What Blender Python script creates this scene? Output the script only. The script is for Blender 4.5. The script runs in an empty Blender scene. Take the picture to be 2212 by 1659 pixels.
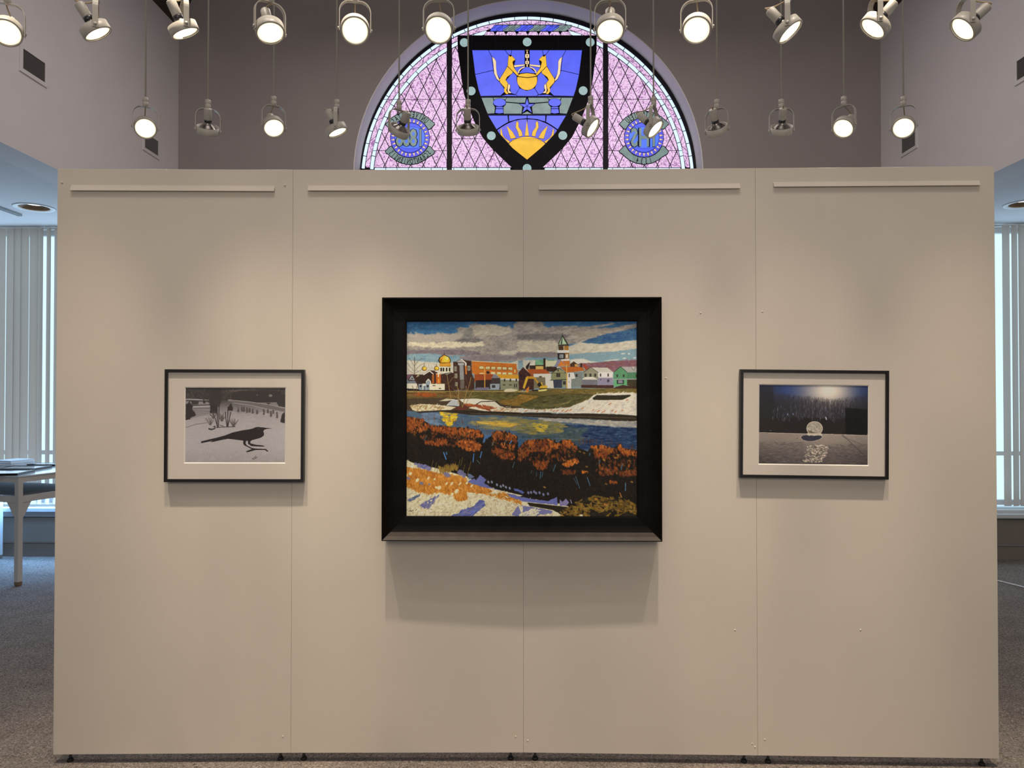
import bpy, bmesh, math, random
import numpy as np
from mathutils import Vector, Matrix, Euler

random.seed(3)
scene = bpy.context.scene
COL = scene.collection

# ---------------------------------------------------------------- camera
F_PX, W_PX, H_PX = 1600.0, 2212.0, 1659.0
EYE = Vector((0.0, 0.0, 1.6))
cam_d = bpy.data.cameras.new('camera')
cam = bpy.data.objects.new('camera', cam_d)
COL.objects.link(cam)
cam_d.sensor_width = 36.0
cam_d.lens = F_PX / W_PX * 36.0
cam.location = EYE
cam.rotation_euler = Euler((math.radians(90.73), 0.0, math.radians(0.80)), 'XYZ')
scene.camera = cam
RCAM = cam.rotation_euler.to_matrix()


def at(px, py, Y):
    """The point of the plane y = Y that the photograph shows at pixel (px, py)."""
    d = RCAM @ Vector(((px - W_PX / 2) / F_PX, -(py - H_PX / 2) / F_PX, -1.0))
    return EYE + d * (Y / d.y)


def at_side(px, py, X):
    """The point of the plane x = X that the photograph shows at pixel (px, py)."""
    d = RCAM @ Vector(((px - W_PX / 2) / F_PX, -(py - H_PX / 2) / F_PX, -1.0))
    return EYE + d * (X / d.x)


# ---------------------------------------------------------------- world: overcast daylight outside
world = bpy.data.worlds.new('overcast_sky')
scene.world = world
world.use_nodes = True
wb = world.node_tree.nodes['Background']
wb.inputs[0].default_value = (0.56, 0.82, 1.0, 1)
wb.inputs[1].default_value = 1.45

# ---------------------------------------------------------------- lights: wall wash, window daylight and added fill
def spot(loc, aim, power, size, blend=1.0, radius=.04, col=(1.0, .86, .68)):
    d = bpy.data.lights.new('wash_spot', 'SPOT')
    d.energy, d.spot_size, d.spot_blend, d.shadow_soft_size, d.color = power, math.radians(size), blend, radius, col
    o = bpy.data.objects.new('wash_spot', d)
    COL.objects.link(o)
    o.location = loc
    o.rotation_euler = (Vector(aim) - Vector(loc)).to_track_quat('-Z', 'Y').to_euler()
    return o


def area(loc, aim, power, sx, sy, col):
    d = bpy.data.lights.new('area_fill', 'AREA')
    d.shape, d.size, d.size_y, d.energy, d.color = 'RECTANGLE', sx, sy, power, col
    o = bpy.data.objects.new('area_fill', d)
    COL.objects.link(o)
    o.location = loc
    o.rotation_euler = (Vector(aim) - Vector(loc)).to_track_quat('-Z', 'Y').to_euler()
    return o


WASH = [(-1.95, 82), (-1.2, 86), (-.6, 92), (.6, 92), (1.2, 86), (1.95, 82)]
for x, p in WASH:                                           # unseen spots added to wash the display wall, placed to match its shadows: a flood and a narrow low beam side by side
    spot((x, 2.30, 4.3), (x, 3.20, .15), p * .60, 42, col=(1.0, .89, .76))
    spot((x, 2.30, 4.3), (x * .95, 3.21, .22), p * 2.9, 25.5, col=(1.0, .84, .65))
# daylight that comes in through the blinds of the two aisle windows
area((-4.9, 7.16, 1.85), (-4.9, 0, 1.85), 31, 2.2, 2.6, (.50, .74, 1.0))
area((5.0, 7.16, 1.85), (5.0, 0, 1.85), 21, 2.2, 2.6, (.50, .74, 1.0))
area((-4.9, 7.17, .62), (-4.9, 6.75, 0), 36, 2.2, .12, (.22, .50, 1.0))      # added strip at the left sill, for the blue band on the floor
area((0, -2.6, 3.2), (0, 3.2, .2), 62, 4.0, 1.4, (1.0, .84, .69))  # added warm fill, unseen behind the camera, to lift the lower display wall
# added soft fills, unseen under the roof: over the hall, and beyond the display wall
area((0, 0.0, 7.7), (0, 0.0, 0), 108, 3.0, 3.0, (1.0, .91, .85))
area((0, 5.0, 5.2), (0, 5.0, 0), 60, 3.4, 1.6, (1.0, .89, .82))

scene.view_settings.view_transform = 'Standard'
scene.view_settings.look = 'None'
scene.view_settings.exposure = 0.0
scene.view_settings.gamma = 1.0
scene.view_settings.use_curve_mapping = False
scene.cycles.use_denoising = True
scene.cycles.max_bounces = 6
scene.cycles.diffuse_bounces = 4
scene.cycles.glossy_bounces = 3
scene.cycles.transmission_bounces = 4
scene.cycles.transparent_max_bounces = 8
scene.cycles.sample_clamp_indirect = 4.0

# ---------------------------------------------------------------- materials
def lin(c):
    return tuple((v / 255 / 12.92) if v / 255 <= .04045 else ((v / 255 + .055) / 1.055) ** 2.4 for v in c)


def material(name, col, rough=.6, metal=0.0, emit=0.0, ecol=None, spec=.5, bump=0.0, bscale=200.0, var=0.0, vscale=3.0):
    """Principled material; bump and var add fine relief and a faint unevenness of colour."""
    m = bpy.data.materials.new(name)
    m.use_nodes = True
    nt = m.node_tree
    b = nt.nodes['Principled BSDF']
    b.inputs['Base Color'].default_value = (*col, 1)
    b.inputs['Roughness'].default_value = rough
    b.inputs['Metallic'].default_value = metal
    b.inputs['Specular IOR Level'].default_value = spec
    if emit:
        b.inputs['Emission Color'].default_value = (*(ecol or col), 1)
        b.inputs['Emission Strength'].default_value = emit
    if bump or var:
        tc = nt.nodes.new('ShaderNodeNewGeometry')
    if var:
        n = nt.nodes.new('ShaderNodeTexNoise')
        n.inputs['Scale'].default_value = vscale
        n.inputs['Detail'].default_value = 4
        nt.links.new(tc.outputs['Position'], n.inputs['Vector'])
        r = nt.nodes.new('ShaderNodeMapRange')
        r.inputs['From Min'].default_value, r.inputs['From Max'].default_value = .3, .7
        r.inputs['To Min'].default_value, r.inputs['To Max'].default_value = 1 - var, 1 + var
        nt.links.new(n.outputs['Fac'], r.inputs['Value'])
        x = nt.nodes.new('ShaderNodeVectorMath')
        x.operation = 'SCALE'
        x.inputs[0].default_value = col
        nt.links.new(r.outputs['Result'], x.inputs['Scale'])
        nt.links.new(x.outputs['Vector'], b.inputs['Base Color'])
    if bump:
        n = nt.nodes.new('ShaderNodeTexNoise')
        n.inputs['Scale'].default_value = bscale
        n.inputs['Detail'].default_value = 3
        nt.links.new(tc.outputs['Position'], n.inputs['Vector'])
        k = nt.nodes.new('ShaderNodeBump')
        k.inputs['Strength'].default_value = bump
        k.inputs['Distance'].default_value = .004
        nt.links.new(n.outputs['Fac'], k.inputs['Height'])
        nt.links.new(k.outputs['Normal'], b.inputs['Normal'])
    return m


def clear_glass(name, tint=(1, 1, 1), ior=1.3):
    m = bpy.data.materials.new(name)
    m.use_nodes = True
    nt = m.node_tree
    out = nt.nodes['Material Output']
    nt.nodes.remove(nt.nodes['Principled BSDF'])
    t = nt.nodes.new('ShaderNodeBsdfTransparent'); t.inputs[0].default_value = (*tint, 1)
    g = nt.nodes.new('ShaderNodeBsdfGlossy'); g.inputs['Roughness'].default_value = .02
    lw = nt.nodes.new('ShaderNodeLayerWeight')          # reflection grows towards grazing angles, the same from both sides
    pw = nt.nodes.new('ShaderNodeMath'); pw.operation = 'POWER'; pw.inputs[1].default_value = 5.0
    nt.links.new(lw.outputs['Facing'], pw.inputs[0])
    f = nt.nodes.new('ShaderNodeMath'); f.operation = 'MULTIPLY_ADD'; f.inputs[1].default_value = (ior - 1) * 1.6; f.inputs[2].default_value = (ior - 1) ** 2 / 3
    nt.links.new(pw.outputs[0], f.inputs[0])
    mx = nt.nodes.new('ShaderNodeMixShader')
    nt.links.new(f.outputs[0], mx.inputs[0])
    nt.links.new(t.outputs[0], mx.inputs[1])
    nt.links.new(g.outputs[0], mx.inputs[2])
    nt.links.new(mx.outputs[0], out.inputs['Surface'])
    return m


def thin_sheet(name, col, share):
    """A thin vane: part of the light that falls on one face comes out of the other."""
    m = bpy.data.materials.new(name)
    m.use_nodes = True
    nt = m.node_tree
    out = nt.nodes['Material Output']
    nt.nodes.remove(nt.nodes['Principled BSDF'])
    d = nt.nodes.new('ShaderNodeBsdfDiffuse'); d.inputs[0].default_value = (*col, 1)
    t = nt.nodes.new('ShaderNodeBsdfTranslucent'); t.inputs[0].default_value = (*col, 1)
    mx = nt.nodes.new('ShaderNodeMixShader'); mx.inputs[0].default_value = share
    nt.links.new(d.outputs[0], mx.inputs[1]); nt.links.new(t.outputs[0], mx.inputs[2])
    nt.links.new(mx.outputs[0], out.inputs['Surface'])
    return m


def carpet_material():
    m = bpy.data.materials.new('carpet_pile')
    m.use_nodes = True
    nt = m.node_tree
    b = nt.nodes['Principled BSDF']
    b.inputs['Roughness'].default_value = .95
    b.inputs['Specular IOR Level'].default_value = .1
    g = nt.nodes.new('ShaderNodeNewGeometry')
    n = nt.nodes.new('ShaderNodeTexNoise'); n.inputs['Scale'].default_value = 95; n.inputs['Detail'].default_value = 5; n.inputs['Roughness'].default_value = .75; n.inputs['Distortion'].default_value = 1.2
    n2 = nt.nodes.new('ShaderNodeTexNoise'); n2.inputs['Scale'].default_value = 5; n2.inputs['Detail'].default_value = 4
    r = nt.nodes.new('ShaderNodeValToRGB')
    e = r.color_ramp.elements
    e[0].position, e[0].color = .34, (.054, .044, .037, 1)
    e[1].position, e[1].color = .70, (.54, .465, .395, 1)
    q = e.new(.50); q.color = (.225, .188, .160, 1)
    for t in (n, n2):
        nt.links.new(g.outputs['Position'], t.inputs['Vector'])
    a = nt.nodes.new('ShaderNodeMath'); a.operation = 'MULTIPLY_ADD'; a.inputs[1].default_value = .12; a.inputs[2].default_value = -.06
    nt.links.new(n2.outputs['Fac'], a.inputs[0])
    s = nt.nodes.new('ShaderNodeMath'); s.operation = 'ADD'
    nt.links.new(n.outputs['Fac'], s.inputs[0]); nt.links.new(a.outputs[0], s.inputs[1])
    nt.links.new(s.outputs[0], r.inputs['Fac'])
    nt.links.new(r.outputs['Color'], b.inputs['Base Color'])
    k = nt.nodes.new('ShaderNodeBump'); k.inputs['Strength'].default_value = .6; k.inputs['Distance'].default_value = .006
    nt.links.new(n.outputs['Fac'], k.inputs['Height']); nt.links.new(k.outputs['Normal'], b.inputs['Normal'])
    return m


def picture_material(name, art, gain, rough, bump=0.0, sat=1.0):
    """The flat picture as an image made here, pixel by pixel; gain turns the look in the photograph into paint colour."""
    a = np.clip(art.a / 255, 0, 1)
    l = a.mean(2, keepdims=True)
    a = np.clip(l + (a - l) * sat, 0, 1)
    a = np.where(a <= .04045, a / 12.92, ((a + .055) / 1.055) ** 2.4) * np.array(gain)
    a = np.clip(a, 0, .95)
    a = np.where(a <= .0031308, a * 12.92, 1.055 * a ** (1 / 2.4) - .055)
    im = bpy.data.images.new(name, art.w, art.h)
    px = np.ones((art.h, art.w, 4), np.float32)
    px[..., :3] = a[::-1]
    im.pixels.foreach_set(px.ravel())
    im.update(); im.pack()
    m = bpy.data.materials.new(name)
    m.use_nodes = True
    nt = m.node_tree
    b = nt.nodes['Principled BSDF']
    b.inputs['Roughness'].default_value = rough
    b.inputs['Specular IOR Level'].default_value = .25
    t = nt.nodes.new('ShaderNodeTexImage'); t.image = im; t.extension = 'EXTEND'
    nt.links.new(t.outputs['Color'], b.inputs['Base Color'])
    if bump:
        k = nt.nodes.new('ShaderNodeBump'); k.inputs['Strength'].default_value = bump; k.inputs['Distance'].default_value = .003
        nt.links.new(t.outputs['Color'], k.inputs['Height']); nt.links.new(k.outputs['Normal'], b.inputs['Normal'])
    return m


# ---------------------------------------------------------------- mesh helpers
class MB:
    """Collects shapes and links them as ONE mesh object."""
    def __init__(s):
        s.v, s.f, s.sm = [], [], []

    def add(s, vs, fs, smooth=False):
        o = len(s.v)
        s.v += [tuple(v) for v in vs]
        s.f += [tuple(i + o for i in f) for f in fs]
        s.sm += [smooth] * len(fs)
        return s

    def box(s, a, b, M=None):
        (x0, y0, z0), (x1, y1, z1) = a, b
        vs = [Vector(p) for p in ((x0, y0, z0), (x1, y0, z0), (x1, y1, z0), (x0, y1, z0), (x0, y0, z1), (x1, y0, z1), (x1, y1, z1), (x0, y1, z1))]
        if M is not None:
            vs = [M @ v for v in vs]
        return s.add(vs, [(0, 3, 2, 1), (4, 5, 6, 7), (0, 1, 5, 4), (1, 2, 6, 5), (2, 3, 7, 6), (3, 0, 4, 7)])

    def lathe(s, prof, n=24, M=None, smooth=True, closed=False, caps=True):
        """prof: (radius, height) pairs, turned about z."""
        vs, fs = [], []
        for r, z in prof:
            for i in range(n):
                t = 2 * math.pi * i / n
                v = Vector((r * math.cos(t), r * math.sin(t), z))
                vs.append(M @ v if M is not None else v)
        k = len(prof)
        for j in range(k if closed else k - 1):
            j2 = (j + 1) % k
            for i in range(n):
                i2 = (i + 1) % n
                fs.append((j * n + i, j * n + i2, j2 * n + i2, j2 * n + i))
        if not closed and caps:
            if prof[0][0] > 1e-6: fs.append(tuple(range(n))[::-1])
            if prof[-1][0] > 1e-6: fs.append(tuple((k - 1) * n + i for i in range(n)))
        return s.add(vs, fs, smooth)

    def tube(s, pts, r, n=8, smooth=True):
        pts = [Vector(p) for p in pts]
        vs, fs = [], []
        for i, p in enumerate(pts):
            d = (pts[min(i + 1, len(pts) - 1)] - pts[max(i - 1, 0)]).normalized()
            u = d.cross(Vector((0, 0, 1)))
            if u.length < 1e-3: u = d.cross(Vector((0, 1, 0)))
            u.normalize(); w = d.cross(u)
            for k in range(n):
                t = 2 * math.pi * k / n
                vs.append(p + (u * math.cos(t) + w * math.sin(t)) * r)
        for i in range(len(pts) - 1):
            for k in range(n):
                k2 = (k + 1) % n
                fs.append((i * n + k, i * n + k2, (i + 1) * n + k2, (i + 1) * n + k))
        fs.append(tuple(range(n))[::-1]); fs.append(tuple((len(pts) - 1) * n + k for k in range(n)))
        return s.add(vs, fs, smooth)

    def prism(s, pts, d):
        """A flat polygon given as 3-D points, thickened by the vector d."""
        n = len(pts); d = Vector(d)
        vs = [Vector(p) for p in pts] + [Vector(p) + d for p in pts]
        fs = [tuple(range(n)), tuple(range(2 * n - 1, n - 1, -1))] + [(i, i + n, (i + 1) % n + n, (i + 1) % n) for i in range(n)]
        return s.add(vs, fs)

    def mesh(s, name):
        me = bpy.data.meshes.new(name)
        me.from_pydata(s.v, [], s.f)
        me.polygons.foreach_set('use_smooth', s.sm)
        bm = bmesh.new(); bm.from_mesh(me)
        bmesh.ops.recalc_face_normals(bm, faces=bm.faces)
        bm.to_mesh(me); bm.free()
        return me

    def build(s, name, mat, parent=None, label=None):
        return link(name, s.mesh(name), mat, parent, label)


def link(name, me, mat, parent=None, label=None, M=None):
    o = bpy.data.objects.new(name, me)
    COL.objects.link(o)
    if mat is not None and not me.materials:
        me.materials.append(mat)
    if parent is not None:
        o.parent = parent
    if M is not None:
        o.matrix_local = M
    if label:
        o['label'] = label
    return o


def tag(o, label=None, cat=None, group=None, kind=None):
    for k, v in (('label', label), ('category', cat), ('group', group), ('kind', kind)):
        if v:
            o[k] = v
    return o


def thing(name, label, cat, loc=(0, 0, 0), rz=0.0, group=None):
    o = bpy.data.objects.new(name, None)
    COL.objects.link(o)
    o.empty_display_size = .05
    o.location = loc
    o.rotation_euler = (0, 0, rz)
    return tag(o, label, cat, group)


def structure(name, mb, mat):
    return tag(mb.build(name, mat), kind='structure')


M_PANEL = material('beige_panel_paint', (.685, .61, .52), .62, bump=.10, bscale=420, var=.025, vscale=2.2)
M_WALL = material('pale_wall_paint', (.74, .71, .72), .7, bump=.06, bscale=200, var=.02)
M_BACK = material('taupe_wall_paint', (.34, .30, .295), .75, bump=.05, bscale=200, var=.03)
M_AISLE = material('white_ceiling_paint', (.74, .75, .77), .8, bump=.08, bscale=160)
M_ROOF = material('dark_brown_ceiling', (.055, .038, .030), .7)
M_WHITE = material('white_gloss_trim', (.78, .80, .82), .4)
M_RADI = material('brown_grey_panel', (.27, .23, .19), .55)
M_DARK = material('dark_gap', (.02, .018, .016), .7)
M_BLACK = material('black_lacquer', (.008, .007, .007), .35)
M_RUBBER = material('black_rubber', (.012, .012, .012), .6)
M_LAMPW = material('cream_lamp_enamel', (.46, .43, .375), .42, bump=.05, bscale=300)
M_STEEL = material('lamp_reflector_metal', (.30, .28, .26), .30, 1.0)
M_BAKEL = material('black_lamp_collar', (.03, .03, .035), .3)


def lamp_lens():
    """Lit lamp seen through its lens: hottest at the filament, falling off towards the rim of the reflector."""
    m = bpy.data.materials.new('lit_lamp_lens')
    m.use_nodes = True
    nt = m.node_tree
    b = nt.nodes['Principled BSDF']
    b.inputs['Base Color'].default_value = (.8, .76, .68, 1)
    tc = nt.nodes.new('ShaderNodeTexCoord')
    ln = nt.nodes.new('ShaderNodeVectorMath'); ln.operation = 'LENGTH'
    mp = nt.nodes.new('ShaderNodeVectorMath'); mp.operation = 'MULTIPLY'; mp.inputs[1].default_value = (1, 1, 0)
    nt.links.new(tc.outputs['Object'], mp.inputs[0]); nt.links.new(mp.outputs[0], ln.inputs[0])
    r = nt.nodes.new('ShaderNodeValToRGB')
    e = r.color_ramp.elements
    e[0].position, e[0].color = .006, (9.0, 8.6, 7.6, 1)
    e[1].position, e[1].color = .040, (.95, .80, .56, 1)
    for p, c in ((.020, (5.0, 4.5, 3.6)), (.031, (2.6, 2.3, 1.75)), (.0345, (1.25, 1.05, .74)), (.037, (2.0, 1.7, 1.2))):
        q = e.new(p); q.color = (*c, 1)
    nt.links.new(ln.outputs['Value'], r.inputs['Fac'])
    nt.links.new(r.outputs['Color'], b.inputs['Emission Color'])
    b.inputs['Emission Strength'].default_value = 1.0
    return m


M_GLOW = lamp_lens()
M_CORD = material('tan_lamp_cord', (.42, .32, .20), .7)
M_TABLE = material('white_table_enamel', (.60, .585, .56), .45, bump=.05, bscale=200, var=.04, vscale=9)
M_GLASS = clear_glass('clear_glass')
M_PICGLASS = clear_glass('anti_reflection_glass', ior=1.13)
M_VANE = thin_sheet('blind_vane', (.70, .59, .52), .36)
M_CARPET = carpet_material()

# ================================================================ the room
YB, YW = 7.25, 7.49                    # face of the end wall, plane of the stained glass
XL, XR = at(385, 300, YB).x, at(1903, 300, YB).x    # upper side walls
Z_AISLE, Z_EAVE, Z_TOP = 3.24, 5.22, 8.0
Y0 = -4.0
structure('floor', MB().box((-8, Y0, -.1), (8, YB + .3, 0)), M_CARPET)

# end wall with the round-headed opening and the two aisle windows
OC = at(1140, 374, YB); OX, OZ = OC.x, OC.z
OR_ = 377 * YB / F_PX
mb = MB()
N = 48
arc = [(OX - OR_ * math.cos(math.pi * i / N), OZ + OR_ * math.sin(math.pi * i / N)) for i in range(N + 1)]
T = .30
for (xa, za), (xb, zb) in zip(arc[:-1], arc[1:]):
    mb.add([(xa, YB, za), (xb, YB, zb), (xb, YB, Z_TOP), (xa, YB, Z_TOP)], [(0, 1, 2, 3)])
    mb.add([(xa, YB + T, za), (xb, YB + T, zb), (xb, YB + T, Z_TOP), (xa, YB + T, Z_TOP)], [(3, 2, 1, 0)])
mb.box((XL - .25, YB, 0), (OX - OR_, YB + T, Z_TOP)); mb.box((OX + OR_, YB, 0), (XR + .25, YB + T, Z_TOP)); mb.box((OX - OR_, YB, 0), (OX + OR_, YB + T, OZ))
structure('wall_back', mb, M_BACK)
mb = MB()                              # plastered lining of the opening
for (xa, za), (xb, zb) in zip(arc[:-1], arc[1:]):
    k = .985
    mb.add([(xa, YB - .004, za), (xb, YB - .004, zb), (xb, YW + .02, zb), (xa, YW + .02, za)], [(0, 1, 2, 3)], True)
    o = lambda x, z: (OX + (x - OX) * 1.006, OZ + (z - OZ) * 1.006)
    (xc, zc), (xd, zd) = o(xa, za), o(xb, zb)
    mb.add([(xa, YB - .004, za), (xb, YB - .004, zb), (xd, YB - .004, zd), (xc, YB - .004, zc)], [(3, 2, 1, 0)])
    mb.add([(xc, YB - .004, zc), (xd, YB - .004, zd), (xd, YW + .02, zd), (xc, YW + .02, zc)], [(3, 2, 1, 0)], True)
structure('trim_1', mb, material('window_lining_plaster', (.76, .75, .77), .6))

WZ0, WZ1 = .50, Z_AISLE                # aisle windows: sill height, head
WIN = {'left': (-6.05, -3.75), 'right': (3.80, 6.2)}
for side, sg, xi in (('left', -1, XL), ('right', 1, XR)):
    wa, wb_ = WIN[side]
    lo, hi = (-8.0, XL - .25) if sg < 0 else (XR + .25, 8.0)
    mb = MB().box((lo, YB, 0), (wa, YB + T, Z_AISLE)).box((wb_, YB, 0), (hi, YB + T, Z_AISLE)).box((wa, YB, 0), (wb_, YB + T, WZ0 - .03))
    structure('wall_aisle_' + side, mb, M_AISLE)
    x0, x1 = sorted((xi, xi + sg * .25))
    structure('wall_' + side, MB().box((x0, Y0, Z_AISLE), (x1, YB, Z_EAVE + .3)), M_WALL)
    a0, a1 = sorted((xi + sg * .25, sg * 8.0))
    hp = at(74 if sg < 0 else 2214, 443, 6.45)          # the recessed light sits in a real hole
    hx, hy, hs, hr = hp.x, 6.45, .2, .128
    mb = MB().box((a0, Y0, Z_AISLE), (hx - hs, YB + T, Z_AISLE + .14)).box((hx + hs, Y0, Z_AISLE), (a1, YB + T, Z_AISLE + .14))
    mb.box((hx - hs, Y0, Z_AISLE), (hx + hs, hy - hs, Z_AISLE + .14)).box((hx - hs, hy + hs, Z_AISLE), (hx + hs, YB + T, Z_AISLE + .14))
    n_ = 48
    ci = [(math.cos(2 * math.pi * i / n_), math.sin(2 * math.pi * i / n_)) for i in range(n_)]
    sq = [(c / max(abs(c), abs(q)), q / max(abs(c), abs(q))) for c, q in ci]
    vs = [(hx + hr * c, hy + hr * q, Z_AISLE) for c, q in ci] + [(hx + hs * c, hy + hs * q, Z_AISLE) for c, q in sq]
    mb.add(vs, [(i, (i + 1) % n_, (i + 1) % n_ + n_, i + n_) for i in range(n_)])
    structure('ceiling_aisle_' + side, mb, M_AISLE)
    e0, e1 = sorted((sg * 8.0, sg * 8.15))
    structure('wall_outer_' + side, MB().box((e0, Y0, 0), (e1, YB + T, Z_AISLE)), M_AISLE)
    # steep roof slope above the side wall
    xt = xi - sg * 1.24
    structure('roof_slope_' + side, MB().add([(xi, Y0, Z_EAVE), (xi, YB, Z_EAVE), (xt, YB, Z_TOP), (xt, Y0, Z_TOP), (xi + sg * .06, Y0, Z_EAVE), (xi + sg * .06, YB, Z_EAVE), (xt + sg * .06, YB, Z_TOP), (xt + sg * .06, Y0, Z_TOP)],
              [(0, 1, 2, 3), (7, 6, 5, 4), (0, 4, 5, 1), (1, 5, 6, 2), (2, 6, 7, 3), (3, 7, 4, 0)]), M_ROOF)
    # window of the aisle: frame, transom, panes
    w = tag(MB().box((wa, YB + .14, WZ0), (wa + .05, YB + .2, WZ1)).box((wb_ - .05, YB + .14, WZ0), (wb_, YB + .2, WZ1)).box((wa, YB + .14, WZ0), (wb_, YB + .2, WZ0 + .05)).box((wa, YB + .14, WZ1 - .05), (wb_, YB + .2, WZ1))
            .build('window_2' if sg < 0 else 'window_3', M_WHITE), kind='structure')
    zt = 1.6 - 131 * YB / F_PX
    n = 2
    for i in range(n):
        u0, u1 = wa + .05 + (wb_ - wa - .1) * i / n, wa + .05 + (wb_ - wa - .1) * (i + 1) / n
        for z0, z1 in ((WZ0 + .05, zt - .02), (zt + .02, WZ1 - .05)):
            MB().box((u0, YB + .165, z0), (u1, YB + .171, z1)).build('pane', M_GLASS, w)
    MB().box((wa + .05, YB + .15, zt - .02), (wb_ - .05, YB + .19, zt + .02)).build('transom', M_WHITE, w)
    MB().box((wa + (wb_ - wa) / 2 - .02, YB + .152, WZ0 + .05), (wa + (wb_ - wa) / 2 + .02, YB + .188, WZ1 - .05)).build('mullion', M_WHITE, w)
    # sill board, panelling below it, plinth
    zs = at(60 if sg < 0 else 2180, 1105 if sg < 0 else 1119, YB - .06).z
    MB().box((lo + .02, YB - .07, zs), (hi - .02, YB + .14, zs + .034)).build('window_sill', M_WHITE, w)
    structure('baseboard_' + side, MB().box((lo + .02, YB - .03, 0), (hi - .02, YB - .001, .125)), M_RADI)
    pn = MB().box((lo + .02, YB - .045, .15), (hi - .02, YB - .001, .385))
    structure('trim_2' if sg < 0 else 'trim_3', pn, M_RADI)
    structure('trim_4' if sg < 0 else 'trim_5', MB().box((lo + .02, YB - .05, .392), (hi - .02, YB - .001, zs - .002)), material('grey_sill_apron', (.42, .42, .43), .5))
structure('ceiling', MB().box((XL + 1.2, Y0, Z_TOP), (XR - 1.2, YB, Z_TOP + .1)), M_ROOF)
# entrance end behind the photographer: wall with an open gap, sized for the daylight fill
mb = MB().box((-8, Y0 - .2, 0), (-1.3, Y0, 3.24)).box((1.3, Y0 - .2, 0), (8, Y0, 3.24)).box((-1.3, Y0 - .2, 2.5), (1.3, Y0, 3.24)).box((-3.7, Y0 - .2, 3.24), (3.8, Y0, 8.0))
structure('wall_front', mb, M_WALL)

# ---------------------------------------------------------------- vertical blinds
def blind(wa, wb_, x0px, label, angle_of):
    """Vanes hung edge to edge; angle_of(i): turn of vane i (0 hangs at pixel x0px) and sideways slack, or None."""
    t = thing('vertical_blind', label, 'blind', ((wa + wb_) / 2, YB - .012, Z_AISLE), 0)
    hw = (wb_ - wa) / 2
    MB().box((-hw, .035, -.010), (hw, .06, -.002)).build('head_rail', M_WHITE, t)
    sp = .0775
    z1, z0 = -.003, WZ0 + .012 - Z_AISLE
    cache = {}
    x0 = at(x0px, 800, YB).x
    for i in range(-60, 61):
        x = x0 + i * sp
        if x < wa + .045 or x > wb_ - .045:
            continue
        got = angle_of(i)
        if got is None:
            continue
        ang, dx = got
        key = round(ang, 2)
        if key not in cache:
            R = Matrix.Rotation(ang, 3, 'Z')
            q = [R @ Vector((u, v, 0)) for u, v in [(-.0405, .005), (-.020, -.001), (0, -.003), (.020, -.001), (.0405, .005)]]
            cache[key] = MB().add([(p.x, p.y, z0) for p in q] + [(p.x, p.y, z1) for p in q], [(j, j + 1, j + 6, j + 5) for j in range(4)], True).mesh('vane')
        link('vane', cache[key], M_VANE, t, M=Matrix.Translation((x + dx - t.location.x, 0, 0)))
    return t


# left: closed, with two slack gaps, turned open beside the display wall; right: one vane missing
blind(*WIN['left'], 20, 'white vertical blind drawn over the window above the display table', lambda i: (-.52, 0) if i >= 4 else (.12, {0: .012, 3: .010, 1: .004, -1: -.004, 2: -.003}.get(i, .0)))
blind(*WIN['right'], 2174, 'white vertical blind on the window near the white floor cable', lambda i: None if i == -1 else (.34, .006) if i == 1 else (.14, 0.0))

# ---------------------------------------------------------------- wall vents
def vent(xw, y0, y1, z0, z1, sg, label):
    t = thing('wall_vent', label, 'vent', (xw, (y0 + y1) / 2, (z0 + z1) / 2), group='air vents in the upper side walls')
    a, b, c = (y1 - y0) / 2, (z1 - z0) / 2, -sg
    fr = .028
    f = MB()
    for p, q in (((-a - fr, -b - fr), (a + fr, -b)), ((-a - fr, b), (a + fr, b + fr)), ((-a - fr, -b), (-a, b)), ((a, -b), (a + fr, b))):
        xs = sorted((c * .001, c * .010))
        f.box((xs[0], p[0], p[1]), (xs[1], q[0], q[1]))
    f.build('frame', M_WALL, t)
    xs = sorted((c * .0005, c * .002))
    MB().box((xs[0], -a, -b), (xs[1], a, b)).build('duct_opening', M_DARK, t)
    g = MB()
    n = 16
    for i in range(n):
        y = -a + (i + .5) * 2 * a / n
        M = Matrix.Translation((c * .0055, y, 0)) @ Matrix.Rotation(.6 * c, 4, 'Z')
        g.box((-.004, -.0009, -b), (.004, .0009, b), M)
    for i in range(1, 8):
        z = -b + i * 2 * b / 8
        g.box((min(c * .003, c * .0045), -a, z - .0008), (max(c * .003, c * .0045), a, z + .0008))
    tag(g.build('grille', material('dark_vent_grille', (.06, .053, .052), .5), t), kind='stuff')
    return t


for sg, X_, x0_, x1_, yb_, lab in ((-1, XL, 47, 95, 147.5, 'dark grilled vent high on the left wall, nearer the camera'), (-1, XL, 311, 340, 318.5, 'dark grilled vent on the left wall behind the hanging lit spotlight'),
                                   (1, XR, 2199, 2249, 174.5, 'dark grilled vent cut off at the right picture edge'), (1, XR, 1950, 1979, 332.5, 'dark grilled vent on the right wall behind the last pendant')):
    p, q = at_side(x0_, yb_, X_), at_side(x1_, yb_, X_)
    ya, yb = sorted((p.y, q.y))
    vent(X_, ya, yb, p.z, p.z + .136, sg, lab)

# ---------------------------------------------------------------- recessed ceiling lights and surface track of the aisles
def downlight(x, y, label):
    t = thing('ceiling_downlight', label, 'light', (x, y, Z_AISLE), group='round downlights in the aisle ceilings')
    MB().lathe([(.122, -.003), (.160, -.007), (.166, -.001), (.122, -.001)], 40, closed=True).build('trim_ring', M_WHITE, t)
    MB().lathe([(.1225, -.001), (.104, .052), (.0, .053)], 40, caps=False).build('reflector', material('bronze_reflector', (.16, .12, .085), .35, .5), t)
    MB().lathe([(.094, .046), (.088, .036), (.0, .033)], 28, caps=False).build('lamp_lens', material('warm_downlight_lens', (1, .95, .88), .4, emit=2.5, ecol=(1, .9, .76)), t)
    return t


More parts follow.
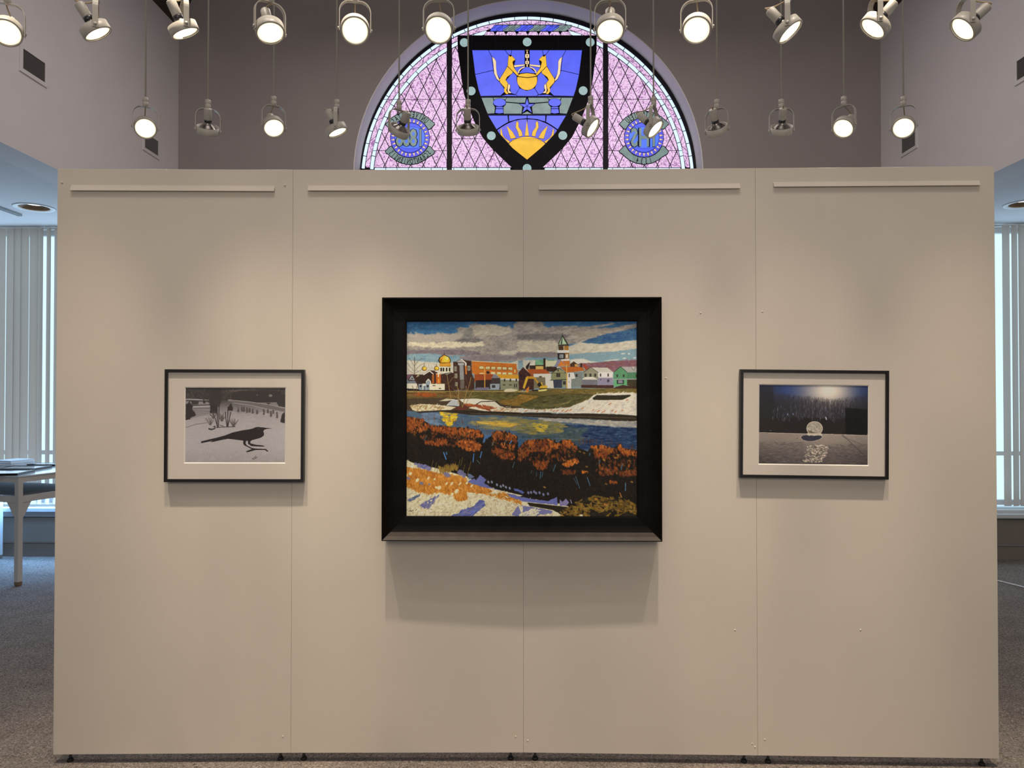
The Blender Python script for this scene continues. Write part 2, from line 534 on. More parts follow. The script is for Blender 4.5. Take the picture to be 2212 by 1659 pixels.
p = at(74, 443, 6.45); downlight(p.x, 6.45, 'round recessed downlight in the ceiling left of the display wall')
p = at(2214, 442, 6.45); downlight(p.x, 6.45, 'round recessed downlight at the edge right of the display wall')
t = thing('ceiling_track', 'short grey light track on the ceiling above the display table', 'track', (-4.59, 6.69, Z_AISLE))
MB().box((-.018, -2.4, -.022), (.018, 0, -.001)).build('track_body', material('grey_track', (.40, .43, .44), .45), t)
MB().box((-.006, -2.39, -.0235), (.006, -.012, -.0222)).build('slot', M_DARK, t)

# ================================================================ the arched stained-glass window
def WP(x, y, d=0.0):
    """Window point: photograph pixel on the glass plane, d metres proud of it towards the room."""
    p = at(x, y, YW)
    return Vector((p.x, YW - d, p.z))


def pane_material(name, col, strength=1.0, mottle=0.0, scale=14.0, dark=None):
    """Backlit glass: it glows with the daylight behind it; mottle gives the seeds and streaks of the glass itself."""
    m = bpy.data.materials.new(name)
    m.use_nodes = True
    nt = m.node_tree
    b = nt.nodes['Principled BSDF']
    b.inputs['Base Color'].default_value = (*[c * .12 for c in col], 1)
    b.inputs['Roughness'].default_value = .25
    b.inputs['Specular IOR Level'].default_value = .3
    b.inputs['Emission Color'].default_value = (*col, 1)
    b.inputs['Emission Strength'].default_value = strength
    if dark is not None or mottle:
        g = nt.nodes.new('ShaderNodeNewGeometry')
        n = nt.nodes.new('ShaderNodeTexNoise')
        n.inputs['Scale'].default_value = scale
        n.inputs['Detail'].default_value = 0.0 if dark is not None else 4
        n.inputs['Distortion'].default_value = .3 if dark is not None else .4
        nt.links.new(g.outputs['Position'], n.inputs['Vector'])
        r = nt.nodes.new('ShaderNodeValToRGB')
        e = r.color_ramp.elements
        if dark is not None:
            e[0].position, e[0].color = .435, (*col, 1)
            e[1].position, e[1].color = .565, (*col, 1)
            for p in (.47, .53):
                q = e.new(p); q.color = (*dark, 1)
        else:
            e[0].position, e[0].color = .3, (*[c * (1 - mottle) for c in col], 1)
            e[1].position, e[1].color = .7, (*[min(1, c * (1 + mottle)) for c in col], 1)
        nt.links.new(n.outputs['Fac'], r.inputs['Fac'])
        nt.links.new(r.outputs['Color'], b.inputs['Emission Color'])
    return m


G_PINK = pane_material('mauve_patterned_glass', lin((236, 200, 236)), 1.0, scale=42, dark=lin((158, 106, 164)))
G_ICE = pane_material('pale_blue_glass', lin((212, 234, 255)), 1.15, .06, 20)
G_BLUE = pane_material('ultramarine_glass', lin((84, 98, 244)), 1.0, .10, 9)
G_BLUE2 = pane_material('violet_blue_glass', lin((92, 92, 226)), 1.0, .10, 12)
G_SKY = pane_material('clear_blue_glass', lin((84, 124, 250)), 1.0, .08, 12)
G_GREY = pane_material('grey_green_glass', lin((122, 142, 140)), 1.0, .16, 12)
G_PEARL = pane_material('pearl_grey_glass', lin((150, 178, 178)), 1.0, .10, 24)
G_GOLD = pane_material('amber_glass', lin((240, 186, 44)), 1.0, .08, 14)
G_CREAM = pane_material('cream_glass', lin((250, 216, 170)), 1.0, .05, 20)
G_BLACK = material('near_black_glass', lin((10, 7, 16)), .5, spec=.12)
M_LEAD = material('lead_came', (.012, .010, .018), .5, spec=.2)
M_LEADB = material('fine_blue_lead', (.010, .010, .07), .5, spec=.2)
M_LEADR = material('fine_brown_lead', (.16, .05, .012), .5, spec=.2)

CX, CY = 1139.6, 396.0                 # centre of the glass arcs, in photograph pixels
SX = 1138.7                            # axis of the shield
win = None


def inset(pts, w):
    """Polygon moved inwards by w (pixels), corner by corner."""
    n = len(pts); out = []
    A = sum(pts[i][0] * pts[(i + 1) % n][1] - pts[(i + 1) % n][0] * pts[i][1] for i in range(n))
    s = 1 if A > 0 else -1
    for i in range(n):
        p0, p1, p2 = np.array(pts[i - 1]), np.array(pts[i]), np.array(pts[(i + 1) % n])
        a, b = p1 - p0, p2 - p1
        la, lb = np.hypot(*a) or 1, np.hypot(*b) or 1
        na, nb = np.array((-a[1], a[0])) / la * s, np.array((-b[1], b[0])) / lb * s
        m = na + nb
        l = m @ m
        m = m * (2 / l) if l > .5 else m * 1.6
        out.append(tuple(p1 + m * w))
    return out


def clip(pts, f):
    """Part of the polygon where the linear function f >= 0."""
    out = []
    for i in range(len(pts)):
        a, b = pts[i], pts[(i + 1) % len(pts)]
        fa, fb = f(a), f(b)
        if fa >= 0: out.append(a)
        if (fa >= 0) != (fb >= 0):
            t = fa / (fa - fb)
            out.append((a[0] + (b[0] - a[0]) * t, a[1] + (b[1] - a[1]) * t))
    return out


def poly_area(p):
    return abs(sum(p[i][0] * p[(i + 1) % len(p)][1] - p[(i + 1) % len(p)][0] * p[i][1] for i in range(len(p)))) / 2


LEADS = {}


def lead_for(mat):
    return LEADS.setdefault(mat.name, (MB(), mat))[0]


def pane(name, pts, mat, w=.8, d=.004, lead=None):
    """One piece of glass with its own lead edge; d: how far its face stands proud."""
    cl = []
    for p in pts:
        if not cl or math.hypot(p[0] - cl[-1][0], p[1] - cl[-1][1]) > .25: cl.append(p)
    if len(cl) > 2 and math.hypot(cl[0][0] - cl[-1][0], cl[0][1] - cl[-1][1]) < .25: cl.pop()
    if len(cl) < 3 or poly_area(cl) < 5: return None
    q = inset(cl, w)
    n = len(cl)
    L = lead_for(lead or M_LEAD)
    L.add([WP(*p, d + .0015) for p in cl] + [WP(*p, d + .0015) for p in q] + [WP(*p, d - .003) for p in q] + [WP(*p, -.004) for p in cl],
          [(i, (i + 1) % n, n + (i + 1) % n, n + i) for i in range(n)] + [(n + i, n + (i + 1) % n, 2 * n + (i + 1) % n, 2 * n + i) for i in range(n)] + [(3 * n + i, 3 * n + (i + 1) % n, (i + 1) % n, i) for i in range(n)])
    return MB().prism([WP(*p, d) for p in q], (0, .003, 0)).build(name, mat, win)


def bar(a, b, w, mat=None, d=.006):
    """A straight lead line across the glass."""
    dx, dy = b[0] - a[0], b[1] - a[1]
    l = math.hypot(dx, dy); nx, ny = -dy / l * w / 2, dx / l * w / 2
    q = [(a[0] + nx, a[1] + ny), (b[0] + nx, b[1] + ny), (b[0] - nx, b[1] - ny), (a[0] - nx, a[1] - ny)]
    lead_for(mat or M_LEAD).prism([WP(*p, d) for p in q], (0, .006, 0))


def mir(pts, c=SX): return [(2 * c - x, y) for x, y in pts][::-1]


def both(name, pts, mat, c=SX, **k):
    pane(name, pts, mat, **k); pane(name, mir(pts, c), mat, **k)


def sym(half, c=SX):
    """Closed outline from its left half (listed from the axis round to the axis)."""
    return half + [(2 * c - x, y) for x, y in half[::-1] if abs(x - c) > .05]


def pol(r, deg): return (CX + r * math.cos(math.radians(deg)), CY - r * math.sin(math.radians(deg)))


# frame: dark ring, base rail, two mullions
n = 72
ring_o = [pol(374, 2 + 176 * i / n) for i in range(n + 1)]; ring_i = [pol(360.5, 2 + 176 * i / n) for i in range(n + 1)]
fr = MB()
for i in range(n):
    a, b, c, e = ring_o[i], ring_o[i + 1], ring_i[i + 1], ring_i[i]
    fr.prism([WP(*p, .012) for p in (a, b, c, e)], (0, .03, 0))
fr.prism([WP(*p, .012) for p in ((760, 369.5), (1520, 369.5), (1520, 392), (760, 392))], (0, .03, 0))
win = tag(fr.build('window_1', M_LEAD), kind='structure')
win['label'] = 'arched stained glass window with a blue and gold shield'
for a, b, t_ in ((965.5, 976.2, 76), (1302.4, 1312.6, 76)):
    MB().prism([WP(*p, .016) for p in ((a, t_), (b, t_), (b, 371), (a, 371))], (0, .03, 0)).build('mullion', M_LEAD, win)
back = MB()                             # backing plate behind all joints
back.prism([WP(*pol(366, 2 + 176 * i / 60), -.008) for i in range(61)], (0, .004, 0))
back.build('backing', M_LEAD, win)

# arcs: outer ice band, mauve strip, inner ice band
def arc_piece(r0, r1, a0, a1, k=3):
    return [pol(r0, a0 + (a1 - a0) * i / k) for i in range(k + 1)] + [pol(r1, a1 + (a0 - a1) * i / k) for i in range(k + 1)]


BOT = 362.6
ab = 5.0
for i in range(38):
    a0, a1 = ab + (180 - 2 * ab) * i / 38, ab + (180 - 2 * ab) * (i + 1) / 38
    pane('border_pane', clip(arc_piece(360.3, 352.4, a0, a1), lambda p: BOT + 6 - p[1]), G_ICE, .7, lead=M_LEADB)
for i in range(46):
    a0, a1 = ab + (180 - 2 * ab) * i / 46, ab + (180 - 2 * ab) * (i + 1) / 46
    sk = 1.1 if i % 2 else -1.1
    q = [pol(352.2, a0 + sk), pol(352.2, a1 - sk), pol(342.2, a1 + sk), pol(342.2, a0 - sk)]
    pane('pink_border_pane', clip(q, lambda p: BOT - p[1]), G_PINK, .6)
for i in range(34):
    a0, a1 = ab + (180 - 2 * ab) * i / 34, ab + (180 - 2 * ab) * (i + 1) / 34
    if 76 < (a0 + a1) / 2 < 104: continue
    pane('border_pane', clip(arc_piece(342.0, 333.3, a0, a1), lambda p: BOT + 6 - p[1]), G_ICE, .7, lead=M_LEADB)
for i in range(27):                     # pale strip along the base
    x0 = 809 + i * 661 / 27
    x1 = x0 + 661 / 27
    if abs((x0 + x1) / 2 - SX) < 30 or abs(x1 - 971) < 6 or abs(x0 - 1307) < 6: pass
    if abs((x0 + x1) / 2 - SX) < 26: continue
    pane('border_pane', [(x0, BOT), (x1, BOT), (x1, 369.4), (x0, 369.4)], G_ICE, .6, lead=M_LEADB)

# diamond quarries: one lattice, mirrored about the axis, clipped to the bays
def inside_arc(poly, r):
    for i in range(40):
        a = math.radians(4 + 172 * i / 39)
        nx, ny = math.cos(a), -math.sin(a)
        poly = clip(poly, lambda p: r - ((p[0] - CX) * nx + (p[1] - CY) * ny))
        if len(poly) < 3: return []
    return poly


SH_OUT = [(1138.7, 77.5), (988.5, 77.5), (988.9, 108), (991, 125), (994.5, 150), (997, 172), (1003, 206), (1013, 235), (1025, 264), (1042, 297), (1060, 318.6), (1079, 337.4), (1096, 353.5), (1113, 369), (1138.7, 369)]
SH_IN = [(1138.7, 108.6), (1019.6, 108.6), (1026.2, 161), (1033.3, 194.5), (1038.6, 210.5), (1053, 247.7), (1072.6, 281), (1098, 312.3), (1138.7, 346.5)]


def in_poly(p, poly):
    c = False
    for i in range(len(poly)):
        (ax, ay), (bx, by) = poly[i], poly[(i + 1) % len(poly)]
        if (ay > p[1]) != (by > p[1]) and p[0] < (bx - ax) * (p[1] - ay) / (by - ay) + ax: c = not c
    return c


SHO = sym(SH_OUT)
DW, DH = 27.75, 28.2
MED = [(886.0, 298.6), (1390.6, 298.0)]
for side in (0, 1):
    for r in range(-10, 5):
        for c in range(-10, 9):
            x = 984.3 + DW * c + (DW / 2 if r % 2 else 0); y = 299.8 + DH * r
            d = [(x, y - DH), (x + DW / 2, y), (x, y + DH), (x - DW / 2, y)]
            for x0, x1 in ((780, 965.5), (976.2, CX)):
                q = clip(clip(clip(d, lambda p: p[0] - x0), lambda p: x1 - p[0]), lambda p: BOT - p[1])
                if x0 > 900: q = clip(q, lambda p: p[1] - 77.5)
                if len(q) < 3 or poly_area(q) < 12: continue
                q = inside_arc(q, 333.2)
                if len(q) < 3 or poly_area(q) < 12: continue
                if side: q = [(2 * CX - a, b) for a, b in q][::-1]
                if all(in_poly((a * .98 + .02 * SX, b), SHO) for a, b in q): continue
                m = MED[side]
                if all(math.hypot(a - m[0], b - m[1]) < 41 for a, b in q): continue
                pane('diamond_pane', q, G_PINK, .8)
for y in (215.3, 326):                  # saddle bars
    for a, b in ((806, 965), (976, 1036), (1241, 1302), (1313, 1473)):
        if y == 326 and 976 <= a < 1300: continue
        bar((a, y), (b, y), .9, d=.0075)
for a, b in ((976, 1042), (1236, 1302)): bar((a, 300), (b, 300), .9, d=.0075)

# rope of blue and grey lozenges above the shield, mauve pieces around it
xs = 1058.5
RW = [(14.0, G_BLUE), (13.5, G_BLUE), (13.5, G_GREY), (12, G_GREY), (14.5, G_BLUE), (13.5, G_BLUE), (14.5, G_GREY), (12.5, G_GREY), (14, G_BLUE), (13.5, G_BLUE), (14, G_GREY), (13.5, G_GREY)]
for i, (w_, g_) in enumerate(RW):
    pane('rope_pane', [(xs + 14 - (4 if i == 0 else 0), 54.4), (xs + 14 + w_, 54.4), (xs + 16 + w_ - 3, 60), (xs + w_, 68.4), (xs + 0, 68.4), (xs - 1 + (0 if i else 2), 64)], g_, .7, d=.005, lead=M_LEADB)
    xs += w_
for i in range(9):
    a0, a1 = 101.5 - i * 2.55, 101.5 - (i + 1) * 2.55
    q = [pol(352.0, a0), pol(352.0, a1), (pol(352, a1)[0] + 1, 54), (pol(352, a0)[0] - 1, 54)]
    pane('pink_border_pane', q, G_PINK, .6, d=.0045)
for i in range(8):
    x0 = 1046 + i * 23.4
    pane('pink_border_pane', [(x0 + 4, 68.6), (x0 + 20, 68.6), (x0 + 25, 77.4), (x0 - 1, 77.4)], G_PINK, .6, d=.0045)

# shield border: black glass, cut by fine leads, with pearls
SHI = sym(SH_IN)
def seg(i): return (SH_OUT[i], SH_OUT[i + 1])
for name, q in (('a', [(988.5, 77.5), (1019.6, 77.5), (1019.6, 108.6), (988.9, 108.6)]), ('b', [(1019.6, 77.5), (1071, 77.5), (1071, 108.6), (1019.6, 108.6)]), ('c', [(1071, 77.5), (1138.7, 77.5), (1138.7, 108.6), (1071, 108.6)]),
                ('d', [(988.9, 108.6), (1019.6, 108.6), (1024, 144), (994, 146.5), (991, 125)]), ('e', [(994, 146.5), (1024, 144), (1026.2, 161), (1032, 188), (1002, 202), (997, 172)]), ('f', [(1002, 202), (1032, 188), (1033.3, 194.5), (1038.6, 210.5), (1049, 238), (1022, 257), (1013, 235), (1003, 206)]),
                ('g', [(1022, 257), (1049, 238), (1053, 247.7), (1069, 275), (1050, 306.5), (1042, 297), (1025, 264)]), ('h', [(1050, 306.5), (1069, 275), (1072.6, 281), (1098, 312.3), (1105, 319), (1087, 345), (1079, 337.4), (1060, 318.6)]), ('i', [(1087, 345), (1105, 319), (1138.7, 346.5), (1138.7, 369), (1113, 369), (1096, 353.5)])):
    both('shield_border_pane', q, G_BLACK, w=.35, d=.010)
for x, y in ((1003, 93.3), (1138.7, 92), (1274.6, 92.5), (1018, 197.6), (1259.5, 197), (1061.4, 294.2), (1215.6, 293.6), (1138.5, 364.5)):
    pane('pearl_pane', [(x + 10.2 * math.cos(t), y + 10.2 * math.sin(t)) for t in np.linspace(0, 2 * math.pi, 20, endpoint=False)], G_PEARL, .7, d=.012)

# shield field
def c3(p): return [(980 + x / 6.9125, 60 + y / 6.9125) for x, y in p]
def c4(p): return [(980 + x / 6.9125, 200 + y / 6.9125) for x, y in p]
FD = .009
for q in ([(275, 338), (518, 338), (570, 440), (592, 640), (320, 705)], [(320, 705), (592, 640), (605, 690), (640, 770), (690, 820), (752, 905), (760, 965), (700, 1022), (403, 1028), (370, 930)],
          [(518, 338), (765, 338), (822, 412), (805, 580), (740, 690), (690, 770), (640, 690), (592, 640), (570, 440)], [(765, 338), (870, 338), (855, 415), (822, 412)],
          [(870, 338), (1062, 338), (1062, 560), (900, 570), (918, 490), (855, 415)], [(780, 790), (885, 665), (945, 725), (945, 800), (985, 910), (925, 1005), (860, 985), (840, 930), (845, 870), (800, 840)],
          [(700, 1022), (800, 1000), (925, 1005), (965, 1028), (700, 1028)]):
    both('field_pane', c3(q), G_BLUE, w=.55, d=FD, lead=M_LEADB)
pane('field_pane', c3([(985, 905), (1090, 945), (1205, 905), (1265, 1000), (1235, 1028), (950, 1028), (925, 1005)]), G_BLUE, w=.55, d=FD, lead=M_LEADB)
pane('field_pane', c3([(965, 690), (1060, 590), (1130, 590), (1235, 690), (1097, 680)]), G_BLUE, w=.5, d=FD, lead=M_LEADB)
for q in ([(900, 600), (1060, 575), (960, 690)],): both('field_pane', c3(q), G_BLUE, w=.4, d=FD, lead=M_LEADB)
bar((1038.4, 209.6), (2 * SX - 1038.4, 209.6), 2.4, M_LEADB, d=.0115); bar((1052.5, 248.4), (2 * SX - 1052.5, 248.4), 2.2, M_LEADB, d=.0115)

# the rampant beasts, the chain and the cauldron
AD = .013
BEAST = [[(820, 412), (846, 440), (866, 426), (915, 472), (920, 492), (888, 508), (882, 525), (900, 602), (968, 695), (966, 730), (944, 722), (884, 660), (804, 582), (811, 500)],
         [(896, 567), (1064, 553), (1066, 576), (905, 602)],
         [(802, 584), (884, 662), (878, 690), (800, 745), (778, 788), (812, 835), (803, 905), (790, 945), (818, 985), (812, 1000), (782, 999), (755, 966), (750, 925), (760, 905), (688, 820), (684, 778), (740, 690)],
         [(816, 836), (846, 868), (843, 905), (830, 943), (862, 974), (858, 988), (816, 984), (802, 944), (806, 895)],
         [(570, 440), (610, 465), (635, 510), (637, 610), (650, 700), (686, 785), (682, 810), (640, 770), (604, 690), (594, 570), (580, 480)]]
for i, q in enumerate(BEAST):
    both('beast_pane', c3(q), G_CREAM if i in (1, 3, 4) else G_GOLD, w=.45, d=AD, lead=M_LEADR)
MB_eye = None
bowl = [(1097 + 152 * math.sin(t), 790 - 152 * math.cos(t)) for t in np.linspace(1.95 - .35, 2 * math.pi - 1.6, 17)]
pane('cauldron_pane', c3([(1245, 735)] + bowl + [(948, 738), (1105, 756)]), G_GOLD, w=.5, d=AD, lead=M_LEADR)
pane('cauldron_pane', c3([(958, 712), (1000, 695), (1097, 684), (1190, 695), (1236, 712), (1230, 732), (1105, 752), (965, 735)]), G_GOLD, w=.45, d=AD, lead=M_LEADR)
both('cauldron_handle_pane', c3([(950, 690), (968, 640), (1000, 610), (1060, 580), (1068, 598), (1015, 625), (985, 655), (972, 692)]), G_CREAM, w=.4, d=AD, lead=M_LEADR)
for x0, y0, x1, y1 in ((1075, 340, 1118, 352), (1086, 352, 1108, 402), (1066, 398, 1128, 462), (1088, 456, 1107, 512), (1068, 500, 1126, 556), (1086, 552, 1108, 600)):
    pane('chain_pane', c3([(x0 + 8, y0), (x1 - 8, y0), (x1, y0 + 14), (x1, y1 - 14), (x1 - 8, y1), (x0 + 8, y1), (x0, y1 - 14), (x0, y0 + 14)] if y1 - y0 > 30 else [(x0, y0), (x1, y0), (x1, y1), (x0, y1)]), G_CREAM, w=.4, d=AD, lead=M_LEADR)
for y in (412, 515): lead_for(M_LEADB).prism([WP(*p, AD + .001) for p in c3([(1091, y), (1103, y), (1103, y + 30), (1091, y + 30)])], (0, .002, 0))

# grey band: two chess-like columns and the star
both('band_pane', c3([(410, 1046), (585, 1046), (600, 1090), (590, 1140), (620, 1190), (612, 1285), (505, 1292)]), G_GREY, w=.55, d=FD, lead=M_LEADB)
both('band_pane', c3([(585, 1046), (798, 1046), (770, 1080), (690, 1066), (605, 1085)]), G_GREY, w=.5, d=FD, lead=M_LEADB)
both('band_pane', c3([(798, 1046), (1085, 1046), (1068, 1128), (975, 1130), (780, 1112), (770, 1080)]), G_GREY, w=.55, d=FD, lead=M_LEADB)
both('band_pane', c3([(780, 1118), (975, 1136), (1030, 1180), (1015, 1292), (745, 1292), (740, 1190), (775, 1150)]), G_GREY, w=.55, d=FD, lead=M_LEADB)
pane('band_pane', c3([(1015, 1295), (1097, 1250), (1172, 1295)]), G_GREY, w=.5, d=FD, lead=M_LEADB)
both('band_pane', c3([(685 + 97 * math.cos(t) * (1 if abs(math.sin(t)) > .75 else 1), 1122 + 62 * math.sin(t)) for t in np.linspace(0, 2 * math.pi, 18, endpoint=False)]), G_BLUE, w=.55, d=.011, lead=M_LEADB)
both('band_pane', c3([(630, 1185), (738, 1185), (736, 1212), (632, 1212)]), G_BLUE, w=.45, d=.011, lead=M_LEADB)
both('band_pane', c3([(630, 1215), (738, 1215), (746, 1280), (685, 1290), (618, 1280)]), G_BLUE, w=.5, d=.011, lead=M_LEADB)
st = []
for i in range(10):
    r_ = 122 if i % 2 == 0 else 46
    a_ = math.radians(-90 + 36 * i)
    st.append((1096 + r_ * math.cos(a_), 1180 + r_ * .98 * math.sin(a_)))
for i in range(0, 10, 2):
    pane('star_pane', c3([st[i - 1], st[i], st[(i + 1) % 10], (1096, 1178)]), G_BLUE, w=.45, d=.012, lead=M_LEADB)

# lower field and rising sun
both('field_pane', c4([(512, 345), (808, 345), (818, 445), (740, 490), (640, 558)]), G_BLUE, w=.55, d=FD, lead=M_LEADB)
both('field_pane', c4([(822, 345), (1095, 345), (1095, 392), (950, 405), (826, 442)]), G_BLUE, w=.55, d=FD, lead=M_LEADB)
half = [(1095, 400), (1000, 405), (900, 425), (800, 468), (720, 515), (648, 565), (690, 640), (820, 770), (1000, 690), (1095, 670)]
both('field_pane', c4(half), G_BLUE2, w=.5, d=FD, lead=M_LEADB, c=SX)
RAYS = [[(1092, 425), (1128, 655), (1060, 655)], [(945, 425), (970, 455), (970, 520), (1020, 590), (1030, 655), (975, 668), (960, 600), (925, 530), (930, 465)], [(790, 500), (880, 590), (935, 685), (850, 700)],
        [(708, 530), (735, 640), (765, 685), (850, 740), (815, 765), (760, 700), (700, 640), (695, 580)]]
pane('sun_pane', c4(RAYS[0]), G_GOLD, w=.45, d=AD, lead=M_LEADR)
for q in RAYS[1:]: both('sun_pane', c4(q), G_GOLD, w=.45, d=AD, lead=M_LEADR)
pane('sun_pane', c4([(858, 722), (940, 690), (1000, 672), (1095, 660), (1190, 672), (1250, 690), (1330, 722)] ), G_GOLD, w=.45, d=AD, lead=M_LEADR)
pane('sun_pane', c4([(818, 772), (850, 740), (930, 696), (1260, 696), (1340, 740), (1372, 772), (1300, 840), (1095, 1012), (880, 840)]), G_GOLD, w=.6, d=.0125, lead=M_LEADR)

# the two medallions with their scrolls; the lettering reads reversed, as seen from inside
def glyphs(txt, cx, cy, r, span, h, below, name, d, squeeze=.55):
    """Letters set round a circle (pixels), mirrored left to right, joined as one part."""
    out = MB()
    wd = span / max(1, len(txt) - 1) if len(txt) > 1 else 0
    for i, ch in enumerate(txt):
        if ch == ' ': continue
        cu = bpy.data.curves.new('glyph', 'FONT'); cu.body = ch; cu.size = 1.0; cu.align_x = 'CENTER'; cu.resolution_u = 2; cu.offset = .022
        ob = bpy.data.objects.new('glyph', cu); COL.objects.link(ob)
        dg = bpy.context.evaluated_depsgraph_get()
        me = bpy.data.meshes.new_from_object(ob.evaluated_get(dg))
        ang = -span / 2 + wd * i
        pts = []
        for v in me.vertices:
            u, w_ = v.co.x * h * squeeze / .7, (v.co.y - .34) * h / .7
            if r == 0:
                X, Y = u + ang, -w_
            elif below:
                a_ = math.radians(ang); X = (r - w_) * math.sin(a_) + u * math.cos(a_); Y = (r - w_) * math.cos(a_) - u * math.sin(a_)
            else:
                a_ = math.radians(ang); X = (r + w_) * math.sin(a_) + u * math.cos(a_); Y = -(r + w_) * math.cos(a_) + u * math.sin(a_)
            pts.append(WP(cx - X, cy + Y, d))
        out.add(pts, [tuple(p.vertices) for p in me.polygons])
        bpy.data.objects.remove(ob); bpy.data.curves.remove(cu); bpy.data.meshes.remove(me)
    return out


def medallion(cx, cy, top, bottom, mid):
    k = 11.443
    def q(pts): return [(cx + x / k, cy + y / k) for x, y in pts]
    circ = lambda r, n=36, a0=0.0: [(cx + r * math.cos(t + a0), cy + r * math.sin(t + a0)) for t in np.linspace(0, 2 * math.pi, n, endpoint=False)]
    inner = lambda a, b, m=9: [(486 * math.cos(t), 486 * math.sin(t)) for t in np.linspace(math.radians(a), math.radians(b), m)]
    up = [(-622, -335), (-560, -400), (-455, -505), (-330, -580), (-200, -640), (0, -668), (200, -640), (330, -585), (440, -515), (560, -410), (600, -385), (622, -330)]
    dn = [(622, 335), (590, 410), (480, 470), (360, 560), (200, 640), (0, 672), (-200, 640), (-360, 565), (-480, 470), (-560, 400), (-600, 385), (-622, 330)]
    pane('scroll_pane', q(up + [(500, -205)] + inner(-24, -156) + [(-500, -205)]), G_GREY, w=1.5, d=.011)
    pane('scroll_pane', q(dn + [(-500, 205)] + inner(156, 24) + [(500, 205)]), G_GREY, w=1.5, d=.011)
    pane('ring_pane', circ(43), G_BLUE2, w=1.0, d=.0125, lead=M_LEADB)
    for i in range(26):
        a_ = 2 * math.pi * (i + .5) / 26
        c_, s_ = math.cos(a_), math.sin(a_)
        pane('ray_pane', [(cx + r_ * c_ - o_ * s_, cy + r_ * s_ + o_ * c_) for r_, o_ in ((33.5, -1.7), (33.5, 1.7), (36, 2.0), (41.3, .35), (41.3, -.35), (36, -2.0))], G_CREAM, w=.3, d=.014, lead=M_LEADR)
    pane('disc_pane', circ(33), G_SKY, w=.7, d=.0145, lead=M_LEADB)
    for sg in (-1, 1):
        a_ = [math.radians(v) for v in np.linspace(38, 142, 12)]
        pts = [(cx + 32 * math.cos(t), cy + sg * 32 * math.sin(t)) for t in a_]
        pane('disc_pane', pts + [(cx - 14, cy + sg * 22.2), (cx, cy + sg * 23.4), (cx + 14, cy + sg * 22.2)], G_BLUE, w=.35, d=.0155, lead=M_LEADB)
    glyphs(top, cx, cy, 50.6, 88, 12.0, False, 'lettering', .0128, .50).build('lettering', M_LEAD, win)
    glyphs(bottom[0], cx, cy, 51, bottom[1], bottom[2], True, 'lettering', .0128, .50).build('lettering', M_LEAD, win)
    g = MB(); gl = MB()
    txt, sp, hh = mid
    glyphs(txt, cx, cy, 0, sp, hh + 2.2, False, 'x', .0160, .74).build('lettering', M_LEADB, win)
    glyphs(txt, cx, cy, 0, sp, hh, False, 'x', .0172, .62).build('lettering', G_GREY, win)


medallion(886.0, 298.6, 'UNIVERSITAS', ('SCRANTONIENSIS', 104, 11.5), ('1888', 45, 36))
medallion(1390.6, 298.0, 'SOCIETAS IESU', ('1534', 32, 11.5), ('IHS', 42, 38))
bar((1060, 326), (1215, 326), .01, d=.0)
for i, (m_, mat_) in enumerate(LEADS.values()):
    m_.build('lead_came', mat_, win)

